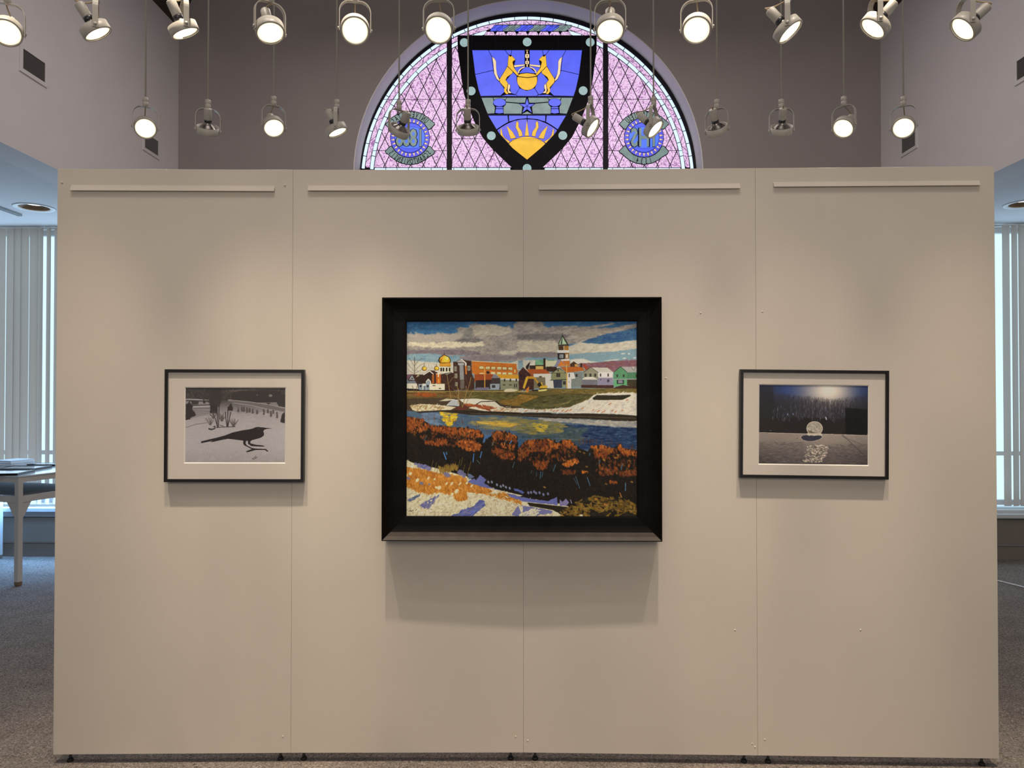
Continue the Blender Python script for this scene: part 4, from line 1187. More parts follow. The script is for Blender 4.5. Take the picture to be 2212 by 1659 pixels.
    bl_([(40, 1395), (330, 1280), (700, 1225), (1180, 1240)], .9, (50, 46, 26)); bl_([(0, 1225), (280, 1240), (420, 1280)], .9, (44, 38, 22))
    # snow bank, far shore
    a([(75, 1300), (560, 1290), (900, 1300), (1150, 1300), (1500, 1330), (1560, 1390), (1920, 1440), (1920, 1560), (1300, 1520), (900, 1510), (300, 1520), (75, 1500)], (62, 50, 36))
    a([(130, 1410), (300, 1385), (560, 1400), (860, 1435), (780, 1480), (560, 1490), (280, 1520), (170, 1480)], (190, 180, 150))
    s.strokes(A_([(140, 1410), (560, 1400), (820, 1440), (560, 1485), (280, 1510)]), [(206, 196, 164), (160, 134, 90), (186, 176, 146), (140, 112, 70)], 190, 7, 2, -.4, .5, .8)
    a([(590, 1340), (700, 1300), (850, 1310), (720, 1340)], (176, 168, 140)); a([(700, 1410), (800, 1315), (900, 1320), (910, 1420)], (176, 176, 170))
    for q in range(4): al_([(730 + q * 10, 1400 - q * 22), (890, 1420 - q * 22)], .9, (108, 124, 140))
    a([(900, 1310), (1160, 1300), (1500, 1335), (1380, 1345), (1250, 1370), (1200, 1400), (1000, 1390)], (200, 194, 174))
    a([(1050, 1450), (1200, 1400), (1260, 1360), (1470, 1345), (1560, 1420), (1920, 1450), (1920, 1530), (1500, 1520), (1250, 1490)], (196, 188, 166))
    s.strokes(A_([(1000, 1385), (1200, 1400), (1460, 1440), (1380, 1490), (1250, 1450), (1000, 1410)]), [(136, 66, 34), (152, 84, 46), (122, 58, 30)], 70, 9, 3, .2, .3, .8)
    s.strokes(A_([(1450, 1440), (1900, 1460), (1900, 1520), (1480, 1510)]), [(206, 198, 176), (170, 110, 70), (150, 110, 76), (196, 186, 160)], 90, 9, 2, -.4, .2, .8)
    al_([(1180, 1390), (1250, 1350), (1470, 1340), (1560, 1410), (1650, 1440), (1920, 1445)], 1.6, (38, 30, 22)); a([(850, 1440), (1000, 1400), (1060, 1450), (960, 1490), (850, 1480)], (84, 44, 30))
    sn = B_([(0, 1455), (330, 1480), (800, 1440), (900, 1400), (1100, 1320), (1190, 1240), (1400, 1215), (1780, 1205), (1870, 1220), (1870, 1570), (1500, 1540), (700, 1530), (480, 1520), (0, 1520)])
    s.poly(sn, (192, 184, 166)); s.strokes(sn, [(204, 196, 176), (182, 174, 160), (172, 166, 158), (210, 200, 178)], 420, 9, 3, -.5, .3, .6)
    b([(1170, 1290), (1240, 1245), (1500, 1250), (1770, 1240), (1760, 1265), (1640, 1320), (1300, 1325), (1180, 1320)], (42, 38, 24)); b([(1090, 1320), (1160, 1295), (1150, 1320)], WH)
    for x, y, L in ((1440, 1385, 9), (1010, 1455, 7), (1180, 1480, 6), (1260, 1500, 9), (1350, 1500, 8), (1530, 1510, 8), (1710, 1325, 6), (1635, 1490, 6), (1480, 1490, 6), (760, 1500, 10), (700, 1490, 8), (820, 1480, 10), (620, 1490, 7), (520, 1480, 6), (300, 1505, 6), (120, 1500, 7), (1320, 1520, 5), (560, 1500, 6), (420, 1490, 6)):
        s.dab(*B_([(x, y)])[0], L, 2.0, -.55, (168, 86, 46), .85)
    # shore and water
    wat = C_([(70, 40), (250, 70), (560, 60), (1000, 80), (1300, 120), (1760, 130)]) + D_([(0, 130), (500, 165), (1100, 190), (1720, 190), (1720, 760), (0, 760)]) + C_([(1760, 700), (70, 300)])
    s.poly(wat, (66, 86, 106))
    s.strokes(wat, [(70, 90, 108), (58, 80, 106), (78, 92, 98), (54, 78, 110)], 700, 16, 3, .03, .1, .6)
    s.strokes(D_([(500, 250), (1720, 280), (1720, 620), (900, 600), (700, 480)]), [(24, 42, 72), (30, 50, 82), (36, 56, 86), (20, 36, 66)], 900, 16, 3, .04, .08, .7)
    s.strokes(D_([(0, 300), (600, 260), (1000, 300), (900, 560), (500, 480), (0, 440)]), [(58, 72, 74), (48, 66, 78), (70, 78, 66)], 420, 14, 3, .03, .08, .6)
    s.strokes(C_([(1150, 140), (1750, 140), (1750, 340), (1250, 320), (1000, 230)]), [(118, 112, 78), (134, 122, 74), (104, 106, 86)], 260, 14, 3, .03, .1, .6)
    s.strokes(D_([(0, 160), (500, 200), (700, 260), (620, 360), (300, 400), (0, 360)]), [(120, 112, 66), (134, 120, 58), (104, 104, 74)], 240, 14, 3, .03, .1, .6)
    s.strokes(C_([(570, 60), (800, 60), (790, 160), (740, 240), (690, 290), (620, 200)]), [(206, 164, 30), (188, 150, 36), (222, 180, 40), (160, 140, 60)], 150, 9, 2.4, .02, .1, .8)
    s.strokes(C_([(1030, 205), (1450, 195), (1700, 240), (1600, 290), (1250, 260)]), [(190, 152, 60), (206, 164, 52), (168, 140, 66)], 110, 13, 2.2, .02, .08, .7)
    s.strokes(D_([(200, 230), (420, 240), (400, 350), (300, 360)]), [(176, 150, 46), (192, 164, 50)], 60, 8, 2, .02, .08, .7)
    s.strokes(C_([(300, 80), (560, 90), (560, 260), (300, 200)]), [(92, 112, 136), (100, 118, 138)], 100, 12, 3, .03, .1, .6)
    s.poly(C_([(1100, 480), (1300, 380), (1320, 520)]), (60, 96, 140)); s.poly(C_([(1660, 560), (1760, 480), (1760, 620), (1690, 650)]), (44, 84, 124)); s.poly(D_([(0, 460), (100, 480), (20, 590), (0, 600)]), (44, 80, 112))
    s.poly(C_([(200, 60), (560, 40), (900, 40), (1300, 55), (1760, 75)]) + D_([(0, 80), (450, 75), (520, 95), (1000, 85), (1500, 105), (1720, 120), (1720, 200), (1400, 190), (900, 160), (480, 165), (440, 150), (0, 125)]) + C_([(1760, 130), (1300, 110), (1000, 110), (860, 90), (560, 60), (250, 80)]), (40, 32, 22))
    s.line(C_([(1000, 85), (1760, 112)]) + D_([(0, 110), (900, 130), (1720, 155)]), 1.2, (84, 74, 56))
    ic = D_([(280, 160), (600, 160), (1000, 180), (1100, 190), (1250, 185), (1450, 205), (1720, 195), (1720, 295), (1500, 285), (1100, 260), (800, 225), (400, 195)])
    s.poly(ic, (136, 132, 124)); s.strokes(ic, [(150, 146, 136), (120, 122, 124), (164, 156, 140)], 150, 10, 3, .1, .2, .7)
    for i in range(70):
        x, y = s.r.uniform(450, 1700), s.r.uniform(280, 520)
        s.dab(*D_([(x, y)])[0], s.r.uniform(5, 13), .9, .03, (108, 126, 138), .55)
    s.blur(5, wat)
    # reeds: dark mass, then russet plumes
    reed = C_([(70, 130), (300, 170), (420, 260), (700, 280), (820, 290), (1100, 320), (1200, 400), (1180, 520), (1310, 400), (1350, 345), (1500, 350), (1680, 420), (1690, 600), (1760, 580)]) + D_([(0, 600), (100, 500), (200, 470), (440, 455), (580, 510), (640, 470), (760, 470), (860, 590), (960, 620), (1000, 640), (1060, 560), (1200, 545), (1370, 610), (1420, 560), (1470, 510), (1520, 590), (1720, 620), (1720, 1600), (300, 1600), (0, 1350)]) + C_([(1760, 1300), (1200, 1150), (900, 1000), (560, 880), (400, 870), (200, 820), (70, 800)])
    s.poly(reed, (22, 16, 11), 1, 1.0)
    s.strokes(reed, [(26, 18, 12), (18, 13, 10), (34, 20, 13), (20, 16, 12)], 900, 9, 4, 1.4, .3, .7, 3)
    pl_o = [(132, 66, 24), (116, 54, 22), (150, 80, 30), (100, 46, 20), (142, 72, 26)]
    pl_b = [(168, 94, 34), (186, 108, 42), (158, 84, 30), (146, 76, 28)]
    pl_d = [(92, 46, 22), (78, 38, 18), (108, 56, 26)]
    for rg, pal, n, L in ((C_([(70, 140), (300, 170), (420, 270), (420, 320), (200, 370), (70, 360)]), pl_o + pl_b[:1], 190, 9),
                          (C_([(420, 270), (820, 300), (820, 400), (620, 380), (420, 340)]), pl_o, 150, 9), (C_([(820, 300), (1130, 330), (1200, 420), (1050, 440), (850, 400)]), pl_o + pl_b[:2], 130, 8),
                          (C_([(350, 490), (620, 450), (700, 520), (560, 560), (350, 540)]), pl_d + pl_o, 110, 8), (C_([(800, 520), (900, 460), (1170, 540), (1120, 640), (980, 620), (860, 590)]), pl_o + pl_b, 150, 9),
                          (C_([(1310, 360), (1500, 350), (1680, 430), (1660, 500), (1480, 470), (1340, 470)]), pl_o + pl_b, 150, 8), (C_([(1300, 620), (1420, 600), (1650, 680), (1640, 760), (1420, 740)]), pl_d + pl_o, 110, 8),
                          (C_([(1440, 520), (1660, 560), (1640, 620), (1460, 580)]), pl_o + pl_b, 70, 7),
                          (D_([(0, 620), (120, 490), (300, 470), (420, 470), (440, 620), (200, 640), (60, 780), (0, 760)]), pl_o + pl_d, 200, 9), (D_([(110, 500), (240, 470), (240, 580), (130, 530)]), pl_b, 40, 8),
                          (D_([(420, 460), (600, 530), (560, 600), (470, 580)]), pl_b, 70, 9), (D_([(640, 480), (760, 480), (860, 600), (740, 600), (640, 540)]), pl_o + pl_b, 90, 8),
                          (D_([(320, 600), (480, 600), (440, 660), (340, 650)]), pl_o + pl_b, 40, 6), (D_([(210, 770), (440, 780), (420, 890), (290, 910), (220, 830)]), pl_d + pl_o, 130, 7),
                          (D_([(640, 830), (800, 740), (890, 760), (860, 810), (700, 870)]), pl_b, 70, 7), (D_([(620, 900), (840, 920), (830, 960), (650, 980)]), pl_d, 60, 6), (D_([(920, 920), (1030, 920), (1020, 955), (930, 955)]), pl_b, 14, 6),
                          (D_([(1050, 570), (1200, 550), (1380, 610), (1340, 670), (1200, 660), (1080, 610)]), pl_b + pl_b + pl_o, 150, 8), (D_([(1090, 640), (1300, 660), (1260, 740), (1100, 720)]), pl_o + pl_d, 90, 8),
                          (D_([(1440, 590), (1470, 520), (1520, 600), (1720, 640), (1720, 700), (1500, 670)]), pl_b + pl_o, 120, 8), (D_([(1170, 860), (1400, 860), (1440, 960), (1180, 990)]), pl_d, 120, 8), (D_([(1460, 940), (1720, 910), (1720, 980), (1480, 1000)]), pl_d, 100, 8),
                          (D_([(1310, 1060), (1440, 1075), (1400, 1115), (1330, 1100)]), pl_o, 22, 6)):
        s.strokes(rg, pal, n, L * .8, 3.0, 1.35, .35, .85, 6)
    s.strokes(reed, [(20, 14, 10), (26, 17, 11), (30, 19, 12)], 520, 8, 3.4, 1.35, .5, .75, 3)
    for rg, n in ((C_([(70, 150), (420, 280), (1130, 340), (1150, 600), (350, 540), (70, 350)]), 150), (C_([(1300, 360), (1680, 430), (1640, 760), (1300, 700)]), 90), (D_([(0, 600), (300, 470), (860, 600), (860, 800), (0, 760)]), 170), (D_([(1050, 560), (1720, 620), (1720, 980), (1150, 980)]), 150)):
        s.strokes(rg, pl_o + pl_d + [(84, 62, 24)], n, 7, 3.4, 1.35, .4, .6, 6)
    for i in range(130):
        t = s.r.uniform(0, 1); x, y = 876 + 500 * t, 905 + 70 * t - 14 * math.sin(t * 9) + s.r.uniform(-2, 6)
        s.line([(x, y + 6), (x + s.r.uniform(-1.5, 1.5), y - 4)], .8, (96, 50, 22), .7)
    s.blur(3, reed)
    for x, y in ((890, 640), (950, 660), (990, 860), (1240, 760), (1440, 690), (1400, 730), (1610, 775), (1270, 1110), (1640, 1080), (380, 1160), (670, 770)):
        s.dab(*D_([(x, y)])[0], 7, 4, .4, (118, 84, 36) if x % 20 else (150, 108, 46), .75)
    for p, c in (([(610, 650), (650, 760)], 3), ([(650, 650), (660, 690)], 2.4), ([(1050, 670), (1038, 800)], 2.4), ([(1165, 640), (1140, 735)], 2.6), ([(1095, 765), (1140, 820)], 2), ([(1640, 790), (1610, 880)], 2), ([(365, 410), (325, 490)], 1.6), ([(1340, 500), (1310, 560)], 2), ([(1600, 480), (1570, 530)], 2.4), ([(1520, 480), (1500, 520)], 2)):
        s.line(C_(p), c * .8, (62, 112, 170) if c > 2.2 else (62, 82, 92))
    for p, c in (([(265, 930), (262, 1010)], 1), ([(325, 930), (318, 1040)], 1.6), ([(358, 930), (342, 1010)], 1.2), ([(540, 830), (505, 930)], 1.6), ([(830, 1000), (890, 1180)], 1.4), ([(800, 1020), (850, 1120)], .8), ([(995, 1010), (1038, 1140)], 1.8), ([(1550, 1090), (1545, 1210)], 2.2), ([(1500, 820), (1485, 910)], 1.6), ([(1180, 760), (1165, 820)], 1.6), ([(1035, 660), (1030, 700)], 2), ([(200, 910), (182, 960)], 1)):
        s.line(D_(p), c, (58, 92, 112))
    for p in ([(1465, 1235), (1495, 1310)],): s.line(D_(p), 2.2, (150, 96, 40))
    # foreground snow and grasses
    fg = C_([(60, 760), (150, 800), (250, 830), (560, 900), (920, 1000), (1180, 1120), (1400, 1200), (1760, 1280)]) + D_([(0, 1300), (560, 1400), (730, 1440), (600, 1600), (0, 1620)]) + C_([(40, 1600)])
    s.poly(fg, (190, 180, 148)); s.strokes(fg, [(206, 196, 162), (172, 158, 124), (218, 208, 176), (190, 177, 140), (160, 146, 116)], 1500, 7, 3, -.6, .8, .7)
    vi = [(104, 102, 136), (92, 94, 132), (118, 112, 140), (82, 88, 138)]
    bl = [(84, 94, 160), (72, 84, 148), (98, 104, 164)]
    s.strokes(C_([(200, 820), (330, 840), (430, 880), (400, 910), (260, 880)]), vi, 60, 6, 4, .2, .3, .9, 4)
    tan = [(176, 116, 42), (160, 100, 36), (190, 132, 58), (150, 92, 34), (184, 122, 44)]
    gr = C_([(60, 880), (250, 900), (420, 930), (560, 960), (920, 1010), (960, 1100), (1150, 1130), (1320, 1220), (1240, 1260), (940, 1230), (960, 1340), (820, 1370), (740, 1280), (560, 1230), (420, 1260), (250, 1230), (60, 1150)])
    s.poly(gr, (164, 104, 38), 1, 1.0); s.strokes(gr, tan, 1000, 8, 2.4, 1.4, .4, .85)
    s.strokes(C_([(540, 870), (800, 820), (830, 900), (560, 960)]), [(124, 96, 36), (138, 108, 44), (108, 82, 32)], 130, 8, 2, 1.3, .4, .8)
    s.strokes(C_([(1240, 1270), (1500, 1240), (1740, 1360), (1740, 1410), (1450, 1330)]), tan, 150, 7, 2.4, .5, .5, .8)
    for x, y in ((480, 840), (510, 870), (430, 810), (590, 900), (700, 860), (760, 830), (820, 800), (890, 870), (950, 920), (980, 820), (860, 760), (640, 890)):
        s.line(C_([(x, y + 90), (x + 14, y + 30), (x + 30, y - 40)]), .8, (112, 98, 40))
    for x, y, l, w in ((130, 965, 8, 7), (75, 990, 5, 6), (230, 1060, 10, 7), (390, 1030, 9, 4), (480, 1045, 6, 4), (550, 1170, 10, 8), (505, 1165, 5, 6), (730, 1110, 10, 4), (850, 1110, 10, 3), (800, 1220, 12, 8), (735, 1265, 9, 6), (1020, 1140, 8, 4), (950, 1100, 7, 5), (655, 1110, 8, 4)):
        s.dab(*C_([(x, y)])[0], l, w, -.9, (206, 192, 152), .95)
    for x, y, l, w in ((100, 1035, 9, 6), (290, 1105, 10, 7), (405, 1120, 5, 5), (860, 950, 17, 13), (660, 980, 18, 10), (910, 990, 8, 12)):
        s.dab(*C_([(x, y)])[0], l, w, .5, vi[0], .9)
    s.poly(C_([(950, 1080), (1060, 1030), (1080, 1060), (1140, 980), (1235, 1050), (1200, 1100), (1330, 1180), (1480, 1210), (1180, 1160), (1060, 1120)]), (88, 94, 146), 1, .8)
    s.poly(C_([(960, 960), (1000, 970), (1060, 1010), (980, 1050)]), (84, 96, 124), 1, .5)
    s.poly(C_([(1190, 1090), (1380, 1150), (1760, 1270)]) + D_([(0, 1260), (500, 1340), (600, 1290), (400, 1330), (0, 1230)]) + C_([(1760, 1230), (1400, 1110)]), (20, 18, 16))
    s.poly(C_([(1520, 1250), (1600, 1260), (1760, 1310)]) + D_([(0, 1290), (200, 1330), (430, 1360), (560, 1300), (570, 1420), (300, 1390), (0, 1360)]) + C_([(1760, 1360), (1600, 1310)]), (92, 96, 152), 1, .7)
    s.poly(D_([(600, 1330), (640, 1370), (690, 1320), (735, 1380), (700, 1430), (600, 1430)]), (112, 106, 142), 1, .5); s.line(D_([(755, 1340), (772, 1395)]), 2, (130, 122, 150))
    s.poly(C_([(1620, 1170), (1760, 1210)]) + D_([(0, 1190), (90, 1230), (70, 1255), (0, 1240)]) + C_([(1760, 1240), (1640, 1210)]), (78, 90, 152), 1, .6)
    for x, y in ((1260, 1085), (1310, 1085), (1385, 1125), (1440, 1150), (1475, 1135), (1515, 1160), (1570, 1175)): s.dab(*C_([(x, y)])[0], 7, 4.5, 1.2, (124, 130, 152), .9)
    for x, y in ((145, 1240), (185, 1235), (230, 1225), (258, 1245), (308, 1240), (365, 1265), (430, 1255)): s.dab(*D_([(x, y)])[0], 7, 5, 1.3, (110, 114, 152), .9)
    s.strokes(C_([(90, 1350), (270, 1265), (250, 1300), (130, 1370)]), [(92, 100, 120), (80, 90, 116)], 40, 6, 3, -.5, .2, .9)
    s.strokes(C_([(260, 1430), (430, 1330), (550, 1280), (480, 1370), (400, 1470), (330, 1460)]), vi, 90, 6, 3.2, -.6, .3, .9)
    s.poly(C_([(830, 1540), (870, 1490), (930, 1480), (1060, 1430), (1130, 1340), (1200, 1360), (1220, 1430), (1120, 1500), (1040, 1580), (720, 1580), (780, 1550)]), (78, 84, 134), 1, .8)
    s.strokes(C_([(880, 1500), (1060, 1440), (1200, 1370), (1210, 1430), (1040, 1560), (840, 1570)]), bl + vi[:2], 110, 7, 3, -.4, .3, .8)
    s.poly(C_([(1600, 1560), (1680, 1440), (1760, 1420), (1760, 1600)]) + D_([(0, 1430), (180, 1440), (500, 1500), (480, 1540), (300, 1560), (240, 1600), (0, 1600)]), (104, 104, 144), 1, .8)
    s.strokes(D_([(20, 1560), (230, 1470), (310, 1500), (250, 1580), (30, 1600)]), [(190, 182, 156), (200, 192, 164)], 70, 8, 3, -.5, .3, .9)
    s.poly(D_([(130, 1380), (560, 1430), (760, 1450), (620, 1560), (500, 1490), (160, 1430)]), (34, 28, 18))
    ol = [(104, 80, 28), (118, 92, 34), (90, 68, 26), (76, 58, 24), (128, 96, 36)]
    s.strokes(D_([(600, 1530), (860, 1370), (1100, 1290), (1500, 1330), (1720, 1400), (1720, 1600), (600, 1600)]), ol, 420, 9, 4, .4, .8, .8)
    for p in ([(1030, 1470), (1180, 1530), (1380, 1470), (1240, 1600), (1040, 1600)], [(1430, 1590), (1560, 1510), (1720, 1560), (1720, 1600)], [(880, 1370), (980, 1290), (1050, 1390), (960, 1400)], [(1200, 1380), (1500, 1310), (1440, 1350), (1260, 1370)]):
        s.poly(D_(p), (24, 22, 16), .85, 1.2)
    for x, y, w in ((1125, 1330, 4), (1255, 1410, 5), (910, 1570, 6), (430, 1570, 10), (560, 1565, 14)): s.dab(*D_([(x, y)])[0], 8, w, .2, (196, 186, 154) if y > 1500 else (150, 96, 40), .95)
    s.line(C_([(105, 1520), (130, 1500), (140, 1520), (165, 1495), (175, 1510)]), 1.1, (70, 64, 54)); s.line(C_([(205, 1505), (225, 1480)]), 1.1, (78, 72, 60)); s.line(C_([(420, 1480), (440, 1490)]), 1.2, (90, 80, 50))
    # bare trees over the town and the bank
    br, lb = (86, 68, 46), (138, 112, 66)
    for p, w, c in (([(205, 920), (205, 690), (200, 640)], 1.3, (70, 60, 46)), ([(205, 800), (150, 700), (110, 650)], .7, br), ([(206, 780), (260, 700), (320, 660)], .7, br), ([(206, 860), (280, 780), (370, 730)], .6, br), ([(205, 880), (140, 800), (90, 730)], .6, br), ([(206, 740), (180, 670)], .5, br), ([(206, 900), (300, 850), (330, 820)], .6, br), ([(204, 910), (120, 860), (85, 820)], .5, br),
                    ([(170, 1100), (200, 1200), (215, 1300)], 1.0, br), ([(240, 1100), (235, 1200), (275, 1370)], 1.0, br),
                    ([(780, 1300), (740, 1080), (715, 920)], 1.2, lb), ([(745, 1080), (660, 1010), (640, 940)], .7, br), ([(745, 1060), (800, 980), (860, 930)], .8, lb), ([(890, 1390), (900, 1200), (870, 1080)], 1.2, lb), ([(895, 1250), (830, 1150), (700, 1060)], .8, br), ([(900, 1200), (960, 1140)], .7, lb),
                    ([(920, 1400), (890, 1300), (900, 1150)], 1.1, lb), ([(960, 1440), (1000, 1280), (1070, 1080), (1095, 960)], 1.4, lb), ([(1000, 1280), (920, 1180)], .7, br), ([(1010, 1400), (1080, 1240), (1140, 1150)], 1.0, lb), ([(960, 1440), (930, 1330), (850, 1200)], .9, lb), ([(1060, 1100), (1020, 1000), (1010, 930)], .7, br), ([(1070, 1080), (1120, 1000), (1130, 930)], .7, br), ([(1020, 1180), (1018, 1100)], 1.0, (150, 130, 90)), ([(860, 1120), (840, 1000), (830, 940)], .6, br)):
        al_(p, w, c)
    # excavator
    Y1, Y2 = (206, 158, 46), (178, 130, 34)
    b([(70, 1130), (120, 965), (145, 945), (165, 960), (100, 1150)], Y1); b([(145, 945), (240, 950), (270, 970), (320, 1040), (310, 1070), (250, 990), (150, 990)], Y2); b([(65, 1120), (80, 1150), (140, 1205), (100, 1190)], (30, 24, 18)); b([(115, 1165), (175, 1100), (165, 1200), (130, 1210)], (190, 116, 44))
    b([(300, 1090), (315, 1050), (375, 1045), (390, 1100), (340, 1130)], (34, 28, 22)); b([(350, 1045), (375, 1045), (388, 1095), (372, 1095)], Y1); b([(330, 1130), (350, 1100), (450, 1090), (460, 1130), (430, 1145), (340, 1145)], Y1); b([(330, 1140), (455, 1135), (455, 1150), (330, 1155)], (40, 30, 18)); b([(315, 1165), (445, 1145), (455, 1170), (430, 1180), (320, 1190)], (216, 188, 110)); b([(210, 1165), (310, 1160), (310, 1182), (230, 1185)], (36, 28, 20))
    b([(0, 1190), (130, 1180), (130, 1200), (0, 1200)], (170, 150, 100)); a([(1610, 1180), (1640, 1150), (1720, 1140), (1850, 1165), (1780, 1190), (1640, 1198)], (196, 184, 152))
    s.blur(2)
    s.noise(1.2, 3.0); s.noise(3, 2.5)
    return s


def print_crow():
    s = Art(397, 836, 616, 1001, 3.2, 9)
    k = 9.48
    def G(p): return [(395 + x / k, 830 + y / k) for x, y in p]
    s.vgrad([(836, (66, 58, 54)), (860, (58, 50, 46)), (880, (104, 96, 92)), (900, (136, 126, 120)), (930, (146, 137, 131)), (970, (146, 136, 131)), (1001, (132, 122, 117))])
    snow = G([(30, 600), (500, 560), (2080, 560), (2080, 1620), (30, 1620)])
    s.strokes(snow, [(150, 140, 134), (140, 131, 126), (146, 136, 130)], 500, 12, 4, 0, .4, .25, 3)
    s.poly(G([(30, 70), (2080, 75), (2080, 470), (1700, 400), (1300, 350), (900, 310), (600, 340), (420, 300), (30, 290)]), (58, 51, 47))
    s.strokes(G([(30, 70), (2080, 75), (2080, 300), (1300, 330), (30, 280)]), [(66, 58, 54), (50, 43, 40), (74, 67, 62), (44, 38, 36)], 600, 6, 2.4, 1.5, .3, .5, 4)
    s.poly(G([(1000, 160), (1200, 120), (1400, 140), (1650, 110), (1900, 130), (2080, 200), (2080, 440), (1700, 390), (1300, 340), (950, 300)]), (46, 40, 37), .7, 1.2)
    s.poly(G([(900, 110), (1400, 80), (1650, 95), (1200, 120), (1000, 160)]), (84, 76, 70), .6, .8)
    s.dab(*G([(1778, 222)])[0], 8, 6, 0, (112, 104, 98), .9); s.dab(*G([(1500, 210)])[0], 3, 2.4, 0, (104, 96, 90), .9)
    # road, fences and far snow on the left
    s.poly(G([(30, 290), (300, 295), (520, 350), (520, 600), (30, 740)]), (118, 109, 104))
    for y0, y1, w, c in ((300, 320, 1.2, 150), (330, 345, 3.0, 62), (440, 418, 2.2, 60), (465, 440, 2.0, 150), (500, 490, 1.4, 80), (520, 560, 1.0, 92), (555, 600, .8, 96), (600, 640, .8, 108)):
        s.line(G([(40, y0), (540, y1)]), w, (c, c * .94, c * .91))
    s.poly(G([(130, 320), (300, 350), (290, 410), (160, 420)]), (56, 49, 46)); s.poly(G([(385, 310), (430, 320), (440, 390), (390, 390)]), (52, 46, 43))
    s.poly(G([(900, 320), (1300, 360), (1900, 450), (2080, 490), (2080, 560), (1800, 500), (1300, 420), (900, 350)]), (92, 84, 79)); s.line(G([(900, 312), (1300, 350), (1750, 410), (2070, 480)]), 1.1, (150, 141, 134)); s.line(G([(1000, 380), (1400, 430), (2040, 590)]), 1.0, (146, 137, 130))
    s.poly(G([(1500, 370), (1900, 360), (1950, 450), (1600, 400)]), (120, 112, 106), .8); s.poly(G([(1680, 370), (1790, 370), (1740, 410)]), (52, 46, 43))
    # evergreens and young trees
    for p in ([(100, 330), (180, 450), (160, 500), (215, 560), (240, 640), (130, 690), (130, 720), (30, 735), (30, 400), (80, 380)], [(540, 400), (680, 390), (690, 600), (530, 590)], [(890, 480), (960, 380), (1010, 480), (1000, 540), (900, 530)], [(2020, 600), (2080, 560), (2080, 800), (1980, 770), (2000, 690)]):
        s.poly(G(p), (44, 38, 36), .96, .9)
    s.poly(G([(500, 80), (740, 80), (780, 250), (760, 380), (700, 470), (540, 470), (500, 360), (540, 250)]), (50, 43, 41), .8, 1.5)
    for i in range(70):
        a = s.r.uniform(-1.1, 1.1); x0 = 640 + s.r.uniform(-60, 70)
        s.line(G([(x0, 420), (x0 + math.sin(a) * 340, 420 - abs(math.cos(a)) * 360)]), .45, (54, 47, 44), .5)
    for p in ([(590, 590), (640, 700), (690, 880)], [(680, 480), (685, 880)], [(722, 380), (715, 700), (705, 880)], [(850, 560), (860, 700), (885, 880)], [(900, 520), (895, 880)], [(960, 560), (930, 720), (900, 880)]):
        s.line(G(p), 1.8, (48, 41, 38))
    for cx, cy, n in ((540, 840, 26), (1020, 870, 40), (780, 760, 40), (600, 700, 30)):
        for i in range(n):
            a = s.r.uniform(-.7, .7); L = s.r.uniform(80, 190)
            s.line(G([(cx + s.r.uniform(-20, 20), cy), (cx + math.sin(a) * L, cy - math.cos(a) * L)]), .55, (74, 66, 61), .8)
    s.poly(G([(500, 905), (560, 880), (640, 850), (650, 880), (640, 920), (560, 945), (505, 930)]), (50, 44, 42)); s.dab(*G([(575, 892)])[0], 12, 4, -.1, (150, 141, 134), .95)
    s.line(G([(660, 890), (760, 880), (1060, 870)]), 1.6, (62, 55, 51)); s.line(G([(730, 840), (820, 860)]), 1.4, (60, 53, 49))
    s.line(G([(35, 890), (250, 820), (480, 790)]), 1.2, (92, 84, 78))
    for x, y, h in ((1115, 500, 70), (1190, 490, 70), (1230, 490, 80), (1290, 510, 80), (1345, 520, 60), (1410, 530, 70), (1500, 560, 50), (1640, 540, 90), (1725, 540, 50), (1790, 580, 90), (1835, 560, 40), (1915, 600, 100)):
        s.poly(G([(x - 14, y - 40), (x + 14, y - 40), (x + 24, y + h * .8), (x, y + h), (x - 24, y + h * .8)]), (70, 62, 57), .9, .9)
    s.strokes(G([(60, 1000), (2060, 900), (2060, 1600), (60, 1600)]), [(104, 96, 90), (116, 107, 101)], 130, 1.4, 1.0, .5, .8, .8, 3)
    s.strokes(G([(1380, 1550), (1480, 1470), (1560, 1490), (1420, 1560)]), [(54, 47, 44)], 16, 2, 1.4, -.4, .4, .9, 3)
    crow = G([(350, 1178), (500, 1140), (680, 1098), (850, 1050), (1000, 990), (1200, 945), (1340, 925), (1420, 905), (1470, 882), (1520, 874), (1640, 885), (1700, 895), (1820, 905), (1700, 918), (1650, 935), (1632, 965), (1650, 1010), (1640, 1060), (1580, 1100), (1480, 1130), (1400, 1150), (1365, 1180),
              (1372, 1215), (1480, 1245), (1600, 1255), (1650, 1265), (1660, 1285), (1480, 1280), (1385, 1272), (1320, 1225), (1315, 1165), (1280, 1165), (1270, 1220), (1300, 1260), (1400, 1310), (1480, 1325), (1690, 1332), (1745, 1380), (1720, 1390), (1670, 1355), (1480, 1355), (1320, 1400), (1285, 1400), (1280, 1380), (1395, 1335),
              (1240, 1255), (1220, 1220), (1222, 1160), (1100, 1145), (910, 1122), (760, 1150), (600, 1188), (530, 1195), (600, 1160), (500, 1185), (360, 1215)])
    halo = np.array(crow); c = halo.mean(0)
    s.poly(crow, (170, 160, 153), .5, .6); s.poly([(x, y + .9) for x, y in crow], (164, 154, 147), .7); s.poly(crow, (39, 32, 30))
    s.dab(*G([(1540, 912)])[0], 1.6, 1.4, 0, (110, 102, 96), 1)
    s.blur(1)
    s.noise(.8, 3.0)
    return s


